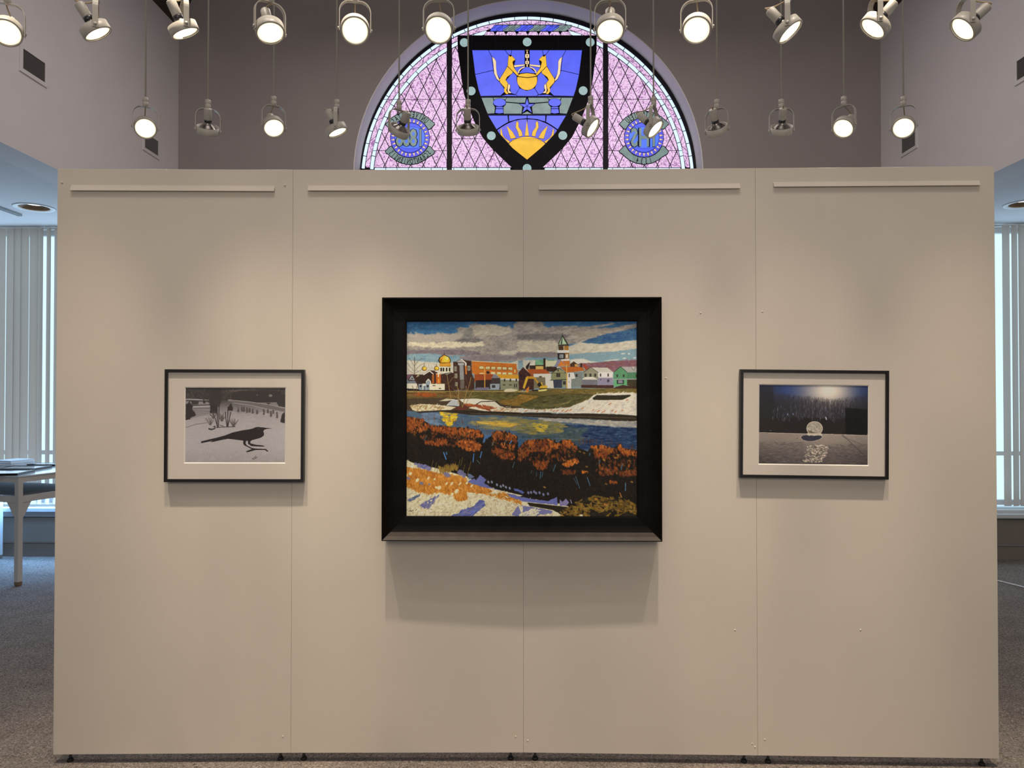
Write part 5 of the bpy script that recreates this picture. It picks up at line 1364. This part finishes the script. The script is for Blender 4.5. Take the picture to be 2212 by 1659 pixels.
def print_moon():
    s = Art(1643, 829, 1878, 1007, 3.2, 4)
    k = 8.967
    def G(p): return [(1640 + x / k, 825 + y / k) for x, y in p]
    s.vgrad([(829, (58, 64, 90)), (850, (64, 66, 84)), (872, (58, 54, 58)), (936, (34, 29, 26)), (938, (120, 106, 94)), (955, (112, 100, 90)), (1007, (72, 62, 58))])
    yy, xx = np.mgrid[0:s.h, 0:s.w]
    X = (xx / s.k + s.x0 - 1640) * k; Y = (yy / s.k + s.y0 - 825) * k
    g = np.exp(-(((X - 1370) / 440) ** 2 + ((Y - 150) / 300) ** 2))[..., None]
    up = (Y < 1000)[..., None]
    e = np.exp(-((X - 1050) / 900) ** 2)[..., None]
    s.a = np.where(up, s.a * (.45 + .55 * e) * (1 - g) + np.array([204, 186, 162]) * g, s.a)
    bl = np.exp(-(((X - 560) / 260) ** 2 + ((Y - 150) / 150) ** 2))[..., None] + np.exp(-(((X - 2000) / 220) ** 2 + ((Y - 170) / 200) ** 2))[..., None]
    s.a = np.where(up, s.a + np.array([-10, 0, 18]) * np.clip(bl, 0, 1), s.a)
    # woods: trunks and twigs over the glow
    for i in range(300):
        x = s.r.uniform(50, 2110); top = 410 + 80 * math.sin(x / 300 + 1) + abs(x - 1350) * -.10 + s.r.uniform(-60, 90)
        s.line(G([(x, 960), (x + s.r.uniform(-30, 30), max(90, top))]), s.r.uniform(.4, 1.0), (40, 36, 38), .5)
    for i in range(2200):
        x = s.r.uniform(50, 2110); y = s.r.uniform(390, 680) - abs(x - 1350) * .14; a = s.r.uniform(-.9, .9)
        s.line(G([(x, y), (x + math.sin(a) * 70, y - 80)]), .4, (40, 36, 40), .5)
    s.blur(2)
    wd = G([(50, 640), (300, 700), (700, 690), (1200, 700), (1700, 720), (2115, 560), (2110, 1030), (45, 1000)])
    s.poly(wd, (34, 29, 26), .96, 1.5); s.poly(G([(50, 80), (300, 80), (330, 400), (420, 640), (50, 800)]), (32, 30, 30), .6, 2.0)
    s.poly(G([(1690, 480), (2110, 520), (2110, 1030), (1690, 1010)]), (14, 12, 11), .75, 1.5)
    for i in range(150):
        x = s.r.uniform(280, 1680); y = s.r.uniform(430, 720)
        s.line(G([(x, y), (x + s.r.uniform(-10, 10), y + s.r.uniform(30, 80))]), s.r.uniform(.4, .9), (112, 112, 128), .5)
    s.dab(*G([(1325, 700)])[0], 9, 3, 1.2, (170, 164, 166), .8); s.dab(*G([(585, 630)])[0], 5, 2, 1.5, (130, 140, 170), .8); s.dab(*G([(690, 620)])[0], 5, 2, 1.4, (130, 140, 170), .8); s.dab(*G([(255, 958)])[0], 4, 1.6, 0, (110, 104, 96), .8)
    # ground
    gd = G([(45, 1000), (900, 1015), (2110, 1035), (2110, 1610), (30, 1590)])
    s.strokes(gd, [(122, 108, 96), (104, 92, 84), (112, 100, 92)], 600, 9, 2, .03, .25, .35, 4)
    g2 = np.exp(-(((X - 1150) / 620) ** 2 + ((Y - 1080) / 160) ** 2))[..., None] * (Y > 1005)[..., None]
    s.a = s.a * (1 - .45 * g2) + np.array([160, 142, 122]) * .45 * g2
    v = np.clip((np.abs(X - 1080) - 400) / 900, 0, 1)[..., None] * np.clip((Y - 1100) / 400, 0, 1)[..., None]
    s.a = s.a * (1 - .42 * v)
    s.strokes(G([(60, 1200), (900, 1180), (900, 1580), (60, 1580)]), [(70, 62, 60), (82, 72, 66), (94, 84, 76)], 260, 10, 2, .1, .3, .4, 4)
    s.strokes(G([(1300, 1230), (2100, 1200), (2100, 1600), (1300, 1580)]), [(66, 58, 56), (80, 70, 66)], 260, 10, 2, .1, .3, .4, 4)
    s.strokes(G([(960, 1250), (1250, 1230), (1400, 1290), (1250, 1580), (880, 1580)]), [(178, 160, 138), (196, 178, 152), (90, 78, 68), (160, 142, 122)], 260, 5, 1.8, .2, .5, .75, 6)
    s.line(G([(1620, 1030), (1740, 1120), (1950, 1320), (2100, 1470)]), 1.0, (58, 48, 42)); s.line(G([(1640, 1030), (1760, 1110), (2050, 1230)]), .8, (70, 60, 52)); s.dab(*G([(770, 1107)])[0], 2.4, 2, 0, (70, 60, 54), .9)
    s.line(G([(45, 1000), (900, 1014), (1600, 1024), (2110, 1034)]), .9, (176, 160, 140))
    s.ell(*G([(1105, 915)])[0], 17.4, 18.2, (14, 11, 10), .6); s.ell(*G([(1105, 905)])[0], 17.6, 16.2, (186, 170, 148)); mo = (*G([(1105, 905)])[0], 16.6, 15.3)
    s.ell(*mo, (150, 138, 118))
    mp = [(mo[0] + mo[2] * .95 * math.cos(t), mo[1] + mo[3] * .95 * math.sin(t)) for t in np.linspace(0, 6.28, 24)]
    s.strokes(mp, [(168, 154, 132), (128, 116, 98), (182, 168, 144), (112, 100, 86)], 240, 3, 1.4, .4, 1.2, .6, 6)
    s.poly(G([(980, 950), (1040, 950), (1100, 985), (1090, 1010), (1000, 1000)]), (92, 80, 66), .85, .5)
    s.poly(G([(960, 1000), (1250, 1005), (1250, 1050), (1150, 1035), (970, 1050)]), (178, 162, 140))
    hole = G([(838, 1085), (880, 1050), (960, 1038), (1000, 1055), (1230, 1048), (1255, 1075), (1200, 1120), (1080, 1158), (980, 1160), (880, 1135)])
    c = np.array(hole).mean(0)
    s.poly([tuple(c + (np.array(p) - c) * 1.05) for p in hole], (184, 168, 146)); s.poly(hole, (48, 46, 54))
    s.blur(1)
    s.noise(.8, 3.0)
    return s

# ================================================================ the four free-standing display panels
PX = [119.5, 630.5, 1130.5, 1634.0, 2153.0]
PY = [3.190, 3.219, 3.236, 3.224, 3.211]
Z_BOT, Z_PTOP = .041, 2.580
ENDS = [at(px, 1000, y) for px, y in zip(PX, PY)]
PLAB = ['beige display panel at the left end, behind the crow photograph', 'beige display panel behind the left half of the river painting', 'beige display panel behind the right half of the river painting', 'beige display panel at the right end, behind the moonlit ball photograph']
LEDGE = [(158, 592), (667, 1097), (1164, 1597), (1671, 2113)]
LEDGE_Y = [(398, 411), (400, 412.5), (399, 411), (395, 406.5)]
FEET = [(148, 600), (654, 1103), (1156, 1610), (1664, 2127)]
M_FOOT = material('blackened_steel_foot', (.03, .028, .025), .45, .4)
M_SCAR = material('paint_chip', (.72, .66, .57), .6)
FRAMES = []
for i in range(4):
    a, b = ENDS[i].copy(), ENDS[i + 1].copy()
    a.z = b.z = 0
    L = (b - a).length; rz = math.atan2(b.y - a.y, b.x - a.x)
    t = thing('room_divider', PLAB[i], 'panel', (a + b) / 2, rz, 'free standing display panels')
    FRAMES.append(((a + b) / 2, rz))
    R = Matrix.Rotation(-rz, 3, 'Z')
    loc = lambda px, py: R @ (at(px, py, ((a + b) / 2).y) - t.location)
    g = .0004
    bm = bmesh.new()
    vs = [bm.verts.new(p) for p in ((-L / 2 + g, 0, Z_BOT), (L / 2 - g, 0, Z_BOT), (L / 2 - g, .055, Z_BOT), (-L / 2 + g, .055, Z_BOT), (-L / 2 + g, 0, Z_PTOP), (L / 2 - g, 0, Z_PTOP), (L / 2 - g, .055, Z_PTOP), (-L / 2 + g, .055, Z_PTOP))]
    for f in ((0, 3, 2, 1), (4, 5, 6, 7), (0, 1, 5, 4), (1, 2, 6, 5), (2, 3, 7, 6), (3, 0, 4, 7)): bm.faces.new([vs[k] for k in f])
    bmesh.ops.bevel(bm, geom=bm.edges[:], offset=.0006, segments=1, affect='EDGES')
    me = bpy.data.meshes.new('board'); bm.to_mesh(me); bm.free()
    link('board', me, M_PANEL, t)
    # hinged ledge: a wedge whose lower lip stands off the board
    p0, p1 = loc(LEDGE[i][0], 411), loc(LEDGE[i][1], 411)
    zt, zb = loc(1000, LEDGE_Y[i][0]).z, loc(1000, LEDGE_Y[i][1]).z
    MB().prism([(p0.x, -.0004, zt), (p0.x, -.013, zb + .001), (p0.x, -.013, zb - .001), (p0.x, -.0100, zb - .001), (p0.x, -.0004, zt - .006)], (p1.x - p0.x, 0, 0)).build('ledge', M_PANEL, t)
    for fx in FEET[i]:
        x = loc(fx, 1632).x
        f = MB().lathe([(.0135, .0005), (.0135, .008), (.010, .012), (.0, .012)], 20, Matrix.Translation((x, .027, 0))).build('foot', M_RUBBER, t)
        f.parent = t
        MB().lathe([(.0085, .012), (.0055, .020), (.005, Z_BOT)], 14, Matrix.Translation((x, .027, 0))).build('threaded_stem', M_FOOT, f)
    if i == 0:
        for sx, sy in ((138.5, 396), (613.5, 398)):
            p = loc(sx, sy)
            MB().lathe([(.0045, -.0002), (.0045, .003), (.003, .0042), (.0, .0042)], 12, Matrix.Translation((p.x, 0, p.z)) @ Matrix.Rotation(math.radians(90), 4, 'X')).build('screw_head', M_SCAR, t)
    for sx, sy, pi in ((609, 1594, 0), (1114, 1593, 1), (1140, 1601, 2), (1624, 1605, 2), (1630, 1612, 2), (1653, 1599, 3), (1587, 1360, 2), (1859, 1361, 3), (1513, 676, 2), (1648, 673, 3), (1438, 817, 2)):
        if pi == i:
            p = loc(sx, sy)
            MB().lathe([(.0042, -.0002), (.0035, .0012), (.0, .0018)], 7, Matrix.Translation((p.x, 0, p.z)) @ Matrix.Rotation(math.radians(90), 4, 'X')).build('plaster_chip', M_SCAR, t)

# ================================================================ the pictures on the wall
def quad_uv(name, corners, mat, parent, th=.002):
    """Flat picture sheet: corners bottom-left, bottom-right, top-right, top-left, facing -y, with a back and edges."""
    v = [Vector(c) for c in corners]
    me = bpy.data.meshes.new(name)
    me.from_pydata([tuple(c) for c in v] + [tuple(c + Vector((0, th, 0))) for c in v], [], [(0, 1, 2, 3), (7, 6, 5, 4), (0, 4, 5, 1), (1, 5, 6, 2), (2, 6, 7, 3), (3, 7, 4, 0)])
    uv = me.uv_layers.new(name='picture')
    c4_ = [(0, 0), (1, 0), (1, 1), (0, 1)]
    for k, p in enumerate(me.polygons):
        for j, li in enumerate(p.loop_indices):
            uv.data[li].uv = c4_[j] if k == 0 else (.01, .01)
    return link(name, me, mat, parent)


def rail(prof, p0, p1, inw):
    """Mitred frame rail from corner p0 to p1 in the x-z plane; prof: (distance inwards, distance forward)."""
    p0, p1 = Vector((p0[0], 0, p0[1])), Vector((p1[0], 0, p1[1]))
    d = (p1 - p0).normalized(); n = Vector((inw[0], 0, inw[1]))
    A = [p0 + (d + n) * t + Vector((0, -y, 0)) for t, y in prof]
    B = [p1 + (-d + n) * t + Vector((0, -y, 0)) for t, y in prof]
    k = len(prof)
    return MB().add(A + B, [(i, (i + 1) % k, k + (i + 1) % k, k + i) for i in range(k)] + [tuple(range(k))[::-1], tuple(range(k, 2 * k))])


def frame4(w, h, prof):
    c = [(-w / 2, -h / 2), (w / 2, -h / 2), (w / 2, h / 2), (-w / 2, h / 2)]
    nn = [(0, 1), (-1, 0), (0, -1), (1, 0)]
    return [rail(prof, c[i], c[(i + 1) % 4], nn[i]) for i in range(4)]


# --- the river painting in its deep dark frame, hung across the middle seam
m_fr = material('dark_walnut_frame', (.006, .005, .0045), .5, spec=.07, bump=.12, bscale=70, var=.25, vscale=12)
Yf = 3.222
pc = at(1126.5, 905, Yf - .088)
t = thing('framed_painting', 'large landscape painting of a riverside town in a deep black frame', 'painting', (pc.x, Yf, pc.z))
c0, c1, c2, c3_ = (at(*p, Yf - .088) for p in ((822.5, 1169), (1428.5, 1169), (1430.5, 641), (825, 641)))
W_, H_ = (c1.x - c0.x + c2.x - c3_.x) / 2, ((c2.z + c3_.z) - (c0.z + c1.z)) / 2
t.location.z = (c2.z + c0.z) / 2
prof = [(0, 0.002), (0, .086), (.004, .088), (.018, .075), (.034, .064), (.046, .058), (.060, .054), (.094, .051), (.099, .049), (.099, .034), (.060, .002)]
for nm, m_ in zip(('bottom_rail', 'side_rail', 'top_rail', 'side_rail'), frame4(W_, H_, prof)):
    ro = m_.build('frame_' + nm, m_fr, t)
    if nm == 'bottom_rail':                 # brown on the bottom rail's sloping lip paints in the highlight from above
        ro.data.materials.append(material('lip_highlight_brown', (.030, .0185, .012), .5, spec=.24, bump=.15, bscale=90, var=.35, vscale=14))
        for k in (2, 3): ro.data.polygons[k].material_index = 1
iw, ih = W_ / 2 - .0985, H_ / 2 - .0985
painting_art = paint_river_town()
quad_uv('canvas', [(-iw, -.040, -ih), (iw, -.040, -ih), (iw, -.040, ih), (-iw, -.040, ih)], picture_material('oil_painting', painting_art, (1.72, 1.82, 1.92), .6, .05, 1.0), t, .03)
painting_thing = t

# --- the two framed photographs
m_thin = material('thin_black_frame', (.010, .009, .009), .4)
m_mat = material('cream_window_mat', (.70, .63, .55), .8)
m_bev = material('white_mat_bevel', (.85, .80, .72), .8)


def photo(outer, opening, art, gain, Yp, tilt, label, panel):
    (x0, y0, x1, y1), (u0, v0, u1, v1) = outer, opening
    D = .024
    c = at((x0 + x1) / 2, (y0 + y1) / 2, Yp - D)
    t = thing('framed_photograph', label, 'photograph', (c.x, Yp, c.z))
    t.rotation_euler = (0, math.radians(tilt), FRAMES[panel][1])
    s = (Yp - D) / F_PX
    w, h = (x1 - x0) * s, (y1 - y0) * s
    fr = MB()
    for r_ in frame4(w, h, [(0, .001), (0, D), (.0125, D), (.0125, D - .004), (.0125, .001)]): fr.add(r_.v, r_.f)
    fr.build('frame', m_thin, t)
    s2 = (Yp - D + .010) / F_PX
    mx, mz = ((u0 + u1) - (x0 + x1)) / 2 * s2, -((v0 + v1) - (y0 + y1)) / 2 * s2
    pw, ph = (u1 - u0) / 2 * s2, (v1 - v0) / 2 * s2
    ow, oh = w / 2 - .0126, h / 2 - .0126
    ym, yb, yp = -(D - .009), -(D - .0105), -(D - .0125)
    O = [(-ow, -oh), (ow, -oh), (ow, oh), (-ow, oh)]
    I = [(mx - pw - .004, mz - ph - .004), (mx + pw + .004, mz - ph - .004), (mx + pw + .004, mz + ph + .004), (mx - pw - .004, mz + ph + .004)]
    J = [(mx - pw, mz - ph), (mx + pw, mz - ph), (mx + pw, mz + ph), (mx - pw, mz + ph)]
    q4 = [(i, (i + 1) % 4, 4 + (i + 1) % 4, 4 + i) for i in range(4)]
    m = MB().add([(x, ym, z) for x, z in O] + [(x, ym, z) for x, z in I], q4).add([(x, yp + .003, z) for x, z in O] + [(x, yp + .003, z) for x, z in I], q4)
    m.build('mat_board', m_mat, t)
    MB().add([(x, ym, z) for x, z in I] + [(x, yp - .0003, z) for x, z in J], q4).build('mat_bevel', m_bev, t)
    quad_uv('print', [(mx - pw - .002, yp, mz - ph - .002), (mx + pw + .002, yp, mz - ph - .002), (mx + pw + .002, yp, mz + ph + .002), (mx - pw - .002, yp, mz + ph + .002)], picture_material(label.split()[0] + '_print', art, gain, .5), t, .001)
    MB().box((-ow, -(D - .0055), -oh), (ow, -(D - .0070), oh)).build('glass', M_PICGLASS, t)
    return t


photo((354.5, 797.5, 656, 1042), (398, 838, 613.5, 999.5), print_crow(), (1.85, 2.05, 2.35), at(505, 920, (PY[0] + PY[1]) / 2).y, 0.15, 'black-framed photograph of a crow silhouette on snow', 0)
photo((1601.5, 800, 1917.5, 1033), (1644, 833.5, 1875, 1002.5), print_moon(), (1.9, 2.1, 2.4), 3.218, 0.62, 'black-framed photograph of a glowing ball before dark woods', 3)
# ================================================================ the two rows of track spotlights
RW_ = .049
M_HEADS = {}
M_HEADS['ring'] = MB().lathe([(RW_, -.016), (RW_, .012), (RW_ - .001, .0145), (.0435, .0145), (.0435, .0125), (.0462, .011), (.0462, -.016)], 36, closed=True).mesh('ring')
M_HEADS['bulb'] = MB().lathe([(.0415, .0085), (.0425, .004), (.0405, -.006), (.031, -.016), (.021, -.025), (.0150, -.031), (.0142, -.040)], 32).mesh('bulb')
M_HEADS['lens'] = MB().lathe([(.0430, .0090), (.0385, .0094), (.036, .0098), (.030, .0108), (.022, .0116), (.012, .0122), (.0, .0124)], 28).mesh('lens')
M_HEADS['collar'] = MB().lathe([(.0150, -.034), (.0165, -.037), (.0165, -.046), (.0145, -.048), (.0145, -.052)], 24).mesh('collar')
M_HEADS['socket'] = MB().lathe([(.0160, -.047), (.0168, -.049), (.0168, -.094), (.0150, -.097), (.0, -.097)], 28).mesh('socket')


def head_mat(k): return {'ring': M_LAMPW, 'bulb': M_STEEL, 'lens': M_GLOW, 'collar': M_BAKEL, 'socket': M_LAMPW}[k]


for k, me in M_HEADS.items(): me.materials.append(head_mat(k))


def spotlight(px, py, Y, u, v, w, label, group, energy, twist=0.0, rod_px=None):
    """u, v, w: where the lamp points, in parts rightwards, downwards and towards the photographer."""
    C = at(px, py, Y)
    c = (EYE - C).normalized()
    right = Vector((0, 0, 1)).cross(c).normalized()
    up = c.cross(right)
    a = (right * u - up * v + c * w).normalized()
    t = thing('track_spotlight', label, 'spotlight', C, group=group)
    p = a.cross(Vector((0, 0, 1)))
    p = p.normalized() if p.length > .08 else right.copy()
    q = p.cross(Vector((0, 0, 1))).normalized()
    # head: z of the head's own frame is the aim
    X = p; Z = a; Yv = Z.cross(X)
    Rm = Matrix((X, Yv, Z)).transposed().to_4x4()
    link('ring', M_HEADS['ring'], None, t, M=Rm)
    b = link('bulb', M_HEADS['bulb'], None, t, M=Rm)
    link('lens', M_HEADS['lens'], None, b)
    link('lamp_collar', M_HEADS['collar'], None, t, M=Rm)
    link('socket', M_HEADS['socket'], None, t, M=Rm)
    # yoke: flat strap bent to an upturned U
    path = [(-.0525, -.010), (-.0525, .058)] + [(-.0525 + .034 * (1 - math.cos(k)), .058 + .038 * math.sin(k)) for k in np.linspace(.2, math.pi / 2, 6)]
    path = path + [(-x, z) for x, z in path[::-1]]
    vs, fs = [], []
    hw = .0085
    for i, (x, z) in enumerate(path):
        d = Vector((path[min(i + 1, len(path) - 1)][0] - path[max(i - 1, 0)][0], path[min(i + 1, len(path) - 1)][1] - path[max(i - 1, 0)][1])).normalized()
        nx, nz = -d.y * .0013, d.x * .0013
        for s1, s2 in ((1, 1), (1, -1), (-1, -1), (-1, 1)):
            vs.append(p * (x + nx * s1) + Vector((0, 0, z + nz * s1)) + q * hw * s2)
    m = len(path)
    for i in range(m - 1):
        for k in range(4):
            fs.append((i * 4 + k, i * 4 + (k + 1) % 4, i * 4 + 4 + (k + 1) % 4, i * 4 + 4 + k))
    fs += [(3, 2, 1, 0), tuple((m - 1) * 4 + k for k in range(4))]
    MB().add(vs, fs).build('yoke', M_LAMPW, t)
    for s1 in (-1, 1):
        MB().lathe([(.0055, 0), (.0055, .004), (.0, .005)], 12, Matrix((q, Vector((0, 0, 1)), p * s1)).transposed().to_4x4() @ Matrix.Translation((0, 0, .0538))).build('pivot_knob', M_LAMPW, t)
    zt = .096
    MB().lathe([(.008, zt), (.0122, zt + .002), (.0122, zt + .020), (.0112, zt + .021), (.0112, zt + .023), (.0122, zt + .024), (.0122, zt + .042), (.004, zt + .046)], 18).build('stem_coupling', M_LAMPW, t)
    MB().lathe([(.0036, zt + .044), (.0036, Z_TOP - C.z)], 10).build('rod', M_LAMPW, t)
    # cord from the socket up to the coupling
    e = -a * .096
    s_ = Vector((0, 0, zt + .004)) + q * .006
    k1 = e - a * .03 + q * .018 * (1 if twist >= 0 else -1); k2 = s_ + Vector((0, 0, -.03)) + q * (.03 + .03 * abs(twist)) * (1 if twist >= 0 else -1)
    pts = []
    for tt in np.linspace(0, 1, 14):
        pts.append(e * (1 - tt) ** 3 + k1 * 3 * tt * (1 - tt) ** 2 + k2 * 3 * tt * tt * (1 - tt) + s_ * tt ** 3)
    MB().tube(pts, .0026, 6).build('cord', M_CORD, t)
    if energy:
        d = bpy.data.lights.new('lamp_beam', 'SPOT')
        d.energy, d.spot_size, d.spot_blend, d.shadow_soft_size, d.color = energy, math.radians(70), .9, .03, (1, .84, .62)
        o = bpy.data.objects.new('lamp_beam', d); COL.objects.link(o)
        o.location = C + a * .024
        o.rotation_euler = a.to_track_quat('-Z', 'Y').to_euler()
    return t


D1, D2 = 2.52, 3.37
G1, G2 = 'front row of track spotlights', 'rear row of hanging track spotlights'
ROW1 = [(15, 68, -.12, .40, .90, 'front-row spotlight cut off at the left picture edge'), (207, 66, .53, .78, .36, 'front-row spotlight above the nearer left wall vent, tilted sideways'), (397, 64, .43, .86, .32, 'front-row spotlight crossing the dark left roof corner'),
        (583, 66, .16, .63, .76, 'front-row spotlight third from the left roof corner, its filament side bright'), (767, 64, .0, .30, .95, 'front-row spotlight just left of the arched window'), (948, 62, -.10, .36, .92, 'front-row spotlight over the left shoulder of the arch'),
        (1318, 62, .0, .58, .81, 'front-row spotlight over the right shoulder of the arch'), (1505, 62, -.05, .38, .92, 'front-row spotlight just right of the arched window'), (1702, 64, .60, .72, .35, 'front-row spotlight tilted sideways, its socket up to the left'),
        (1890, 56, -.60, .62, .50, 'front-row spotlight crossing the dark right roof corner'), (2085, 58, -.66, .50, .55, 'front-row spotlight highest at the right, facing left')]
ROW2 = [(314, 276, .03, .28, .96, 'hanging lit spotlight in front of the left wall, glaring at the camera'), (449, 281, .0, .97, -.27, 'hanging spotlight seen from behind, second from the left'), (591, 274, .16, .48, .86, 'hanging lit spotlight against the taupe wall, third from the left'),
        (727, 281, .42, .85, .34, 'hanging spotlight tilted right, just left of the arch'), (862, 283, -.40, .86, -.32, 'hanging spotlight seen from behind, covering the 1888 medallion'), (1011, 281, .05, .96, -.27, 'hanging spotlight seen from behind, beside the left mullion'),
        (1276, 274, .78, .50, .38, 'hanging spotlight tilted right, beside the right mullion'), (1412, 276, .68, .62, .40, 'hanging spotlight covering part of the IHS medallion'), (1549, 281, .20, .93, -.32, 'hanging spotlight seen from behind, first right of the arch'),
        (1688, 281, -.08, .95, -.30, 'hanging spotlight seen from behind, second right of the arch'), (1823, 275, -.33, .42, .85, 'hanging lit spotlight with a looped cord at its right'), (1952, 275, -.05, .28, .96, 'hanging lit spotlight in front of the right wall, glaring at the camera')]
for i, (x, y, u, v, w, lab) in enumerate(ROW1):
    spotlight(x, y, D1, u, v, w, lab, G1, 10, twist=(-1, .2, 1, -.3, .4, 1, -1, .3, 1, -1, .4)[i])
for i, (x, y, u, v, w, lab) in enumerate(ROW2):
    spotlight(x, y, D2, u, v, w, lab, G2, 7, twist=(.2, -.5, .6, .1, -.4, .3, .4, .8, .3, .1, 1.6, .3)[i])
# ================================================================ the glazed display table at the left
TP = at(38, 1268, 6.10); TP.z = 0
ROT = math.radians(-17)
t = thing('display_table', 'white metal display table with glass sides by the left window', 'table', (TP.x, TP.y, 0), ROT)
TW, TD, TH = .75, 1.18, .905              # length away along +y, width along -x, height
LG = .021
for x, y in ((-LG, LG), (-LG, TW - LG), (-TD + LG, LG), (-TD + LG, TW - LG)):
    lg = MB().box((x - LG, y - LG, .035), (x + LG, y + LG, TH - .004)).build('leg', M_TABLE, t)
    MB().box((x - LG + .001, y - LG + .001, .004), (x + LG - .001, y + LG - .001, .036)).build('worn_foot', material('rusty_leg_end', (.22, .15, .10), .7), lg)
    MB().box((x - LG + .004, y - LG + .004, .0005), (x + LG - .004, y + LG - .004, .005)).build('glide', M_RUBBER, lg)
for nm, z0, z1 in (('top_rail', .858, TH - .003), ('bottom_rail', .690, .742)):
    for a, b in (((-TD + 2 * LG, .004), (-2 * LG, .036)), ((-TD + 2 * LG, TW - .036), (-2 * LG, TW - .004)), ((-.036, 2 * LG), (-.004, TW - 2 * LG)), ((-TD + .004, 2 * LG), (-TD + .036, TW - 2 * LG))):
        MB().box((a[0], a[1], z0), (b[0], b[1], z1)).build(nm, M_TABLE, t)
for a, b in (((-TD + 2 * LG, .018), (-2 * LG, .022)), ((-TD + 2 * LG, TW - .022), (-2 * LG, TW - .018)), ((-.022, 2 * LG), (-.018, TW - 2 * LG)), ((-TD + .018, 2 * LG), (-TD + .022, TW - 2 * LG))):
    MB().box((a[0], a[1], .742), (b[0], b[1], .858)).build('glass_side', M_GLASS, t)
MB().box((-TD + .04, .04, .742), (-.04, TW - .04, .752)).build('case_floor', material('grey_case_lining', (.10, .105, .115), .8), t)
MB().box((-TD - .004, -.004, TH - .002), (.004, TW + .004, TH + .008)).build('glass_top', material('frosted_glass_top', (.62, .70, .76), .12, spec=.8), t)
for sgn, (x, y) in ((1, (-LG, LG)),):
    MB().prism([(-.010, 2 * LG, .690), (-.010, 2 * LG + .085, .690), (-.010, 2 * LG, .545)], (-.012, 0, 0)).build('corner_brace', M_TABLE, t)
    MB().prism([(-2 * LG, .010, .690), (-2 * LG - .10, .010, .690), (-2 * LG, .010, .545)], (0, .012, 0)).build('corner_brace', M_TABLE, t)
Z0 = TH + .0085
RT = Matrix.Rotation(ROT, 3, 'Z')


def tpt(px, py, z):
    """Point at height z that the photograph shows at that pixel."""
    d = RCAM @ Vector(((px - W_PX / 2) / F_PX, -(py - H_PX / 2) / F_PX, -1.0))
    return EYE + d * ((z - EYE.z) / d.z)


def flat_frame(near, right, depth, z, label, print_col, th=.018):
    """Framed print lying face up; near and right: its two front corners as pixels; depth: towards the back left."""
    A, B = tpt(*near, z + th), tpt(*right, z + th)
    e = (B - A); L = e.length; e.normalize()
    n = Vector((-e.y, e.x, 0))
    t = thing('framed_print', label, 'print', (A.x, A.y, z), math.atan2(e.y, e.x), 'framed prints lying on the display table')
    w, b = .022, depth
    fr = MB().box((0, 0, 0), (L, w, th)).box((0, b - w, 0), (L, b, th)).box((0, w, 0), (w, b - w, th)).box((L - w, w, 0), (L, b - w, th))
    fr.build('frame', M_BLACK, t)
    MB().box((w, w, .002), (L - w, b - w, th - .006)).build('mat_board', m_mat if print_col is None else material('pale_mat', (.72, .74, .76), .5), t)
    MB().box((w + L * .18, w + b * .2, th - .006), (L - w - L * .18, b - w - b * .2, th - .0052)).build('print', material('print_tone', print_col or (.22, .20, .20), .5), t)
    MB().box((w, w, th - .003), (L - w, b - w, th - .0015)).build('glass', M_GLASS, t)
    return t


flat_frame((38, 1022.5), (75.5, 1014.5), .42, Z0, 'black framed print at the near corner of the display table', (.26, .24, .22))
flat_frame((73, 1012), (113, 1005.5), .36, Z0, 'black framed print in the middle of the display table', (.25, .21, .20))
flat_frame((118, 1003), (140, 999.5), .26, Z0, 'black framed print nearest the display wall on the table', (.30, .32, .36))
# pile of white boards lying at the back of the table
A = Vector((TP.x, TP.y, 0)) + RT @ Vector((-.71, .49, 0))
t = thing('white_board_stack', 'pile of white boards at the back of the display table', 'boards', (A.x, A.y, Z0), ROT)
hb = .0105
for i in range(6):
    MB().box((-.24 + .008 * (i % 3), .004 * (i % 2), .0005 + hb * i), (-.003 * (i % 3), .24, hb * (i + 1))).build('board', M_WHITE if i % 2 == 0 else material('pale_blue_board', (.52, .66, .80), .5), t)

# ================================================================ white cable on the carpet at the right
pts = []
for px, py in ((1985, 1212), (2060, 1231), (2152, 1253.5), (2180, 1260.5), (2212, 1268.5), (2330, 1300)):
    p = tpt(px, py, .006); pts.append((p.x, p.y, .0062))
tag(MB().tube(pts, .0062, 8).build('floor_cable', M_WHITE), 'white cable lying across the carpet at the right', 'cable')
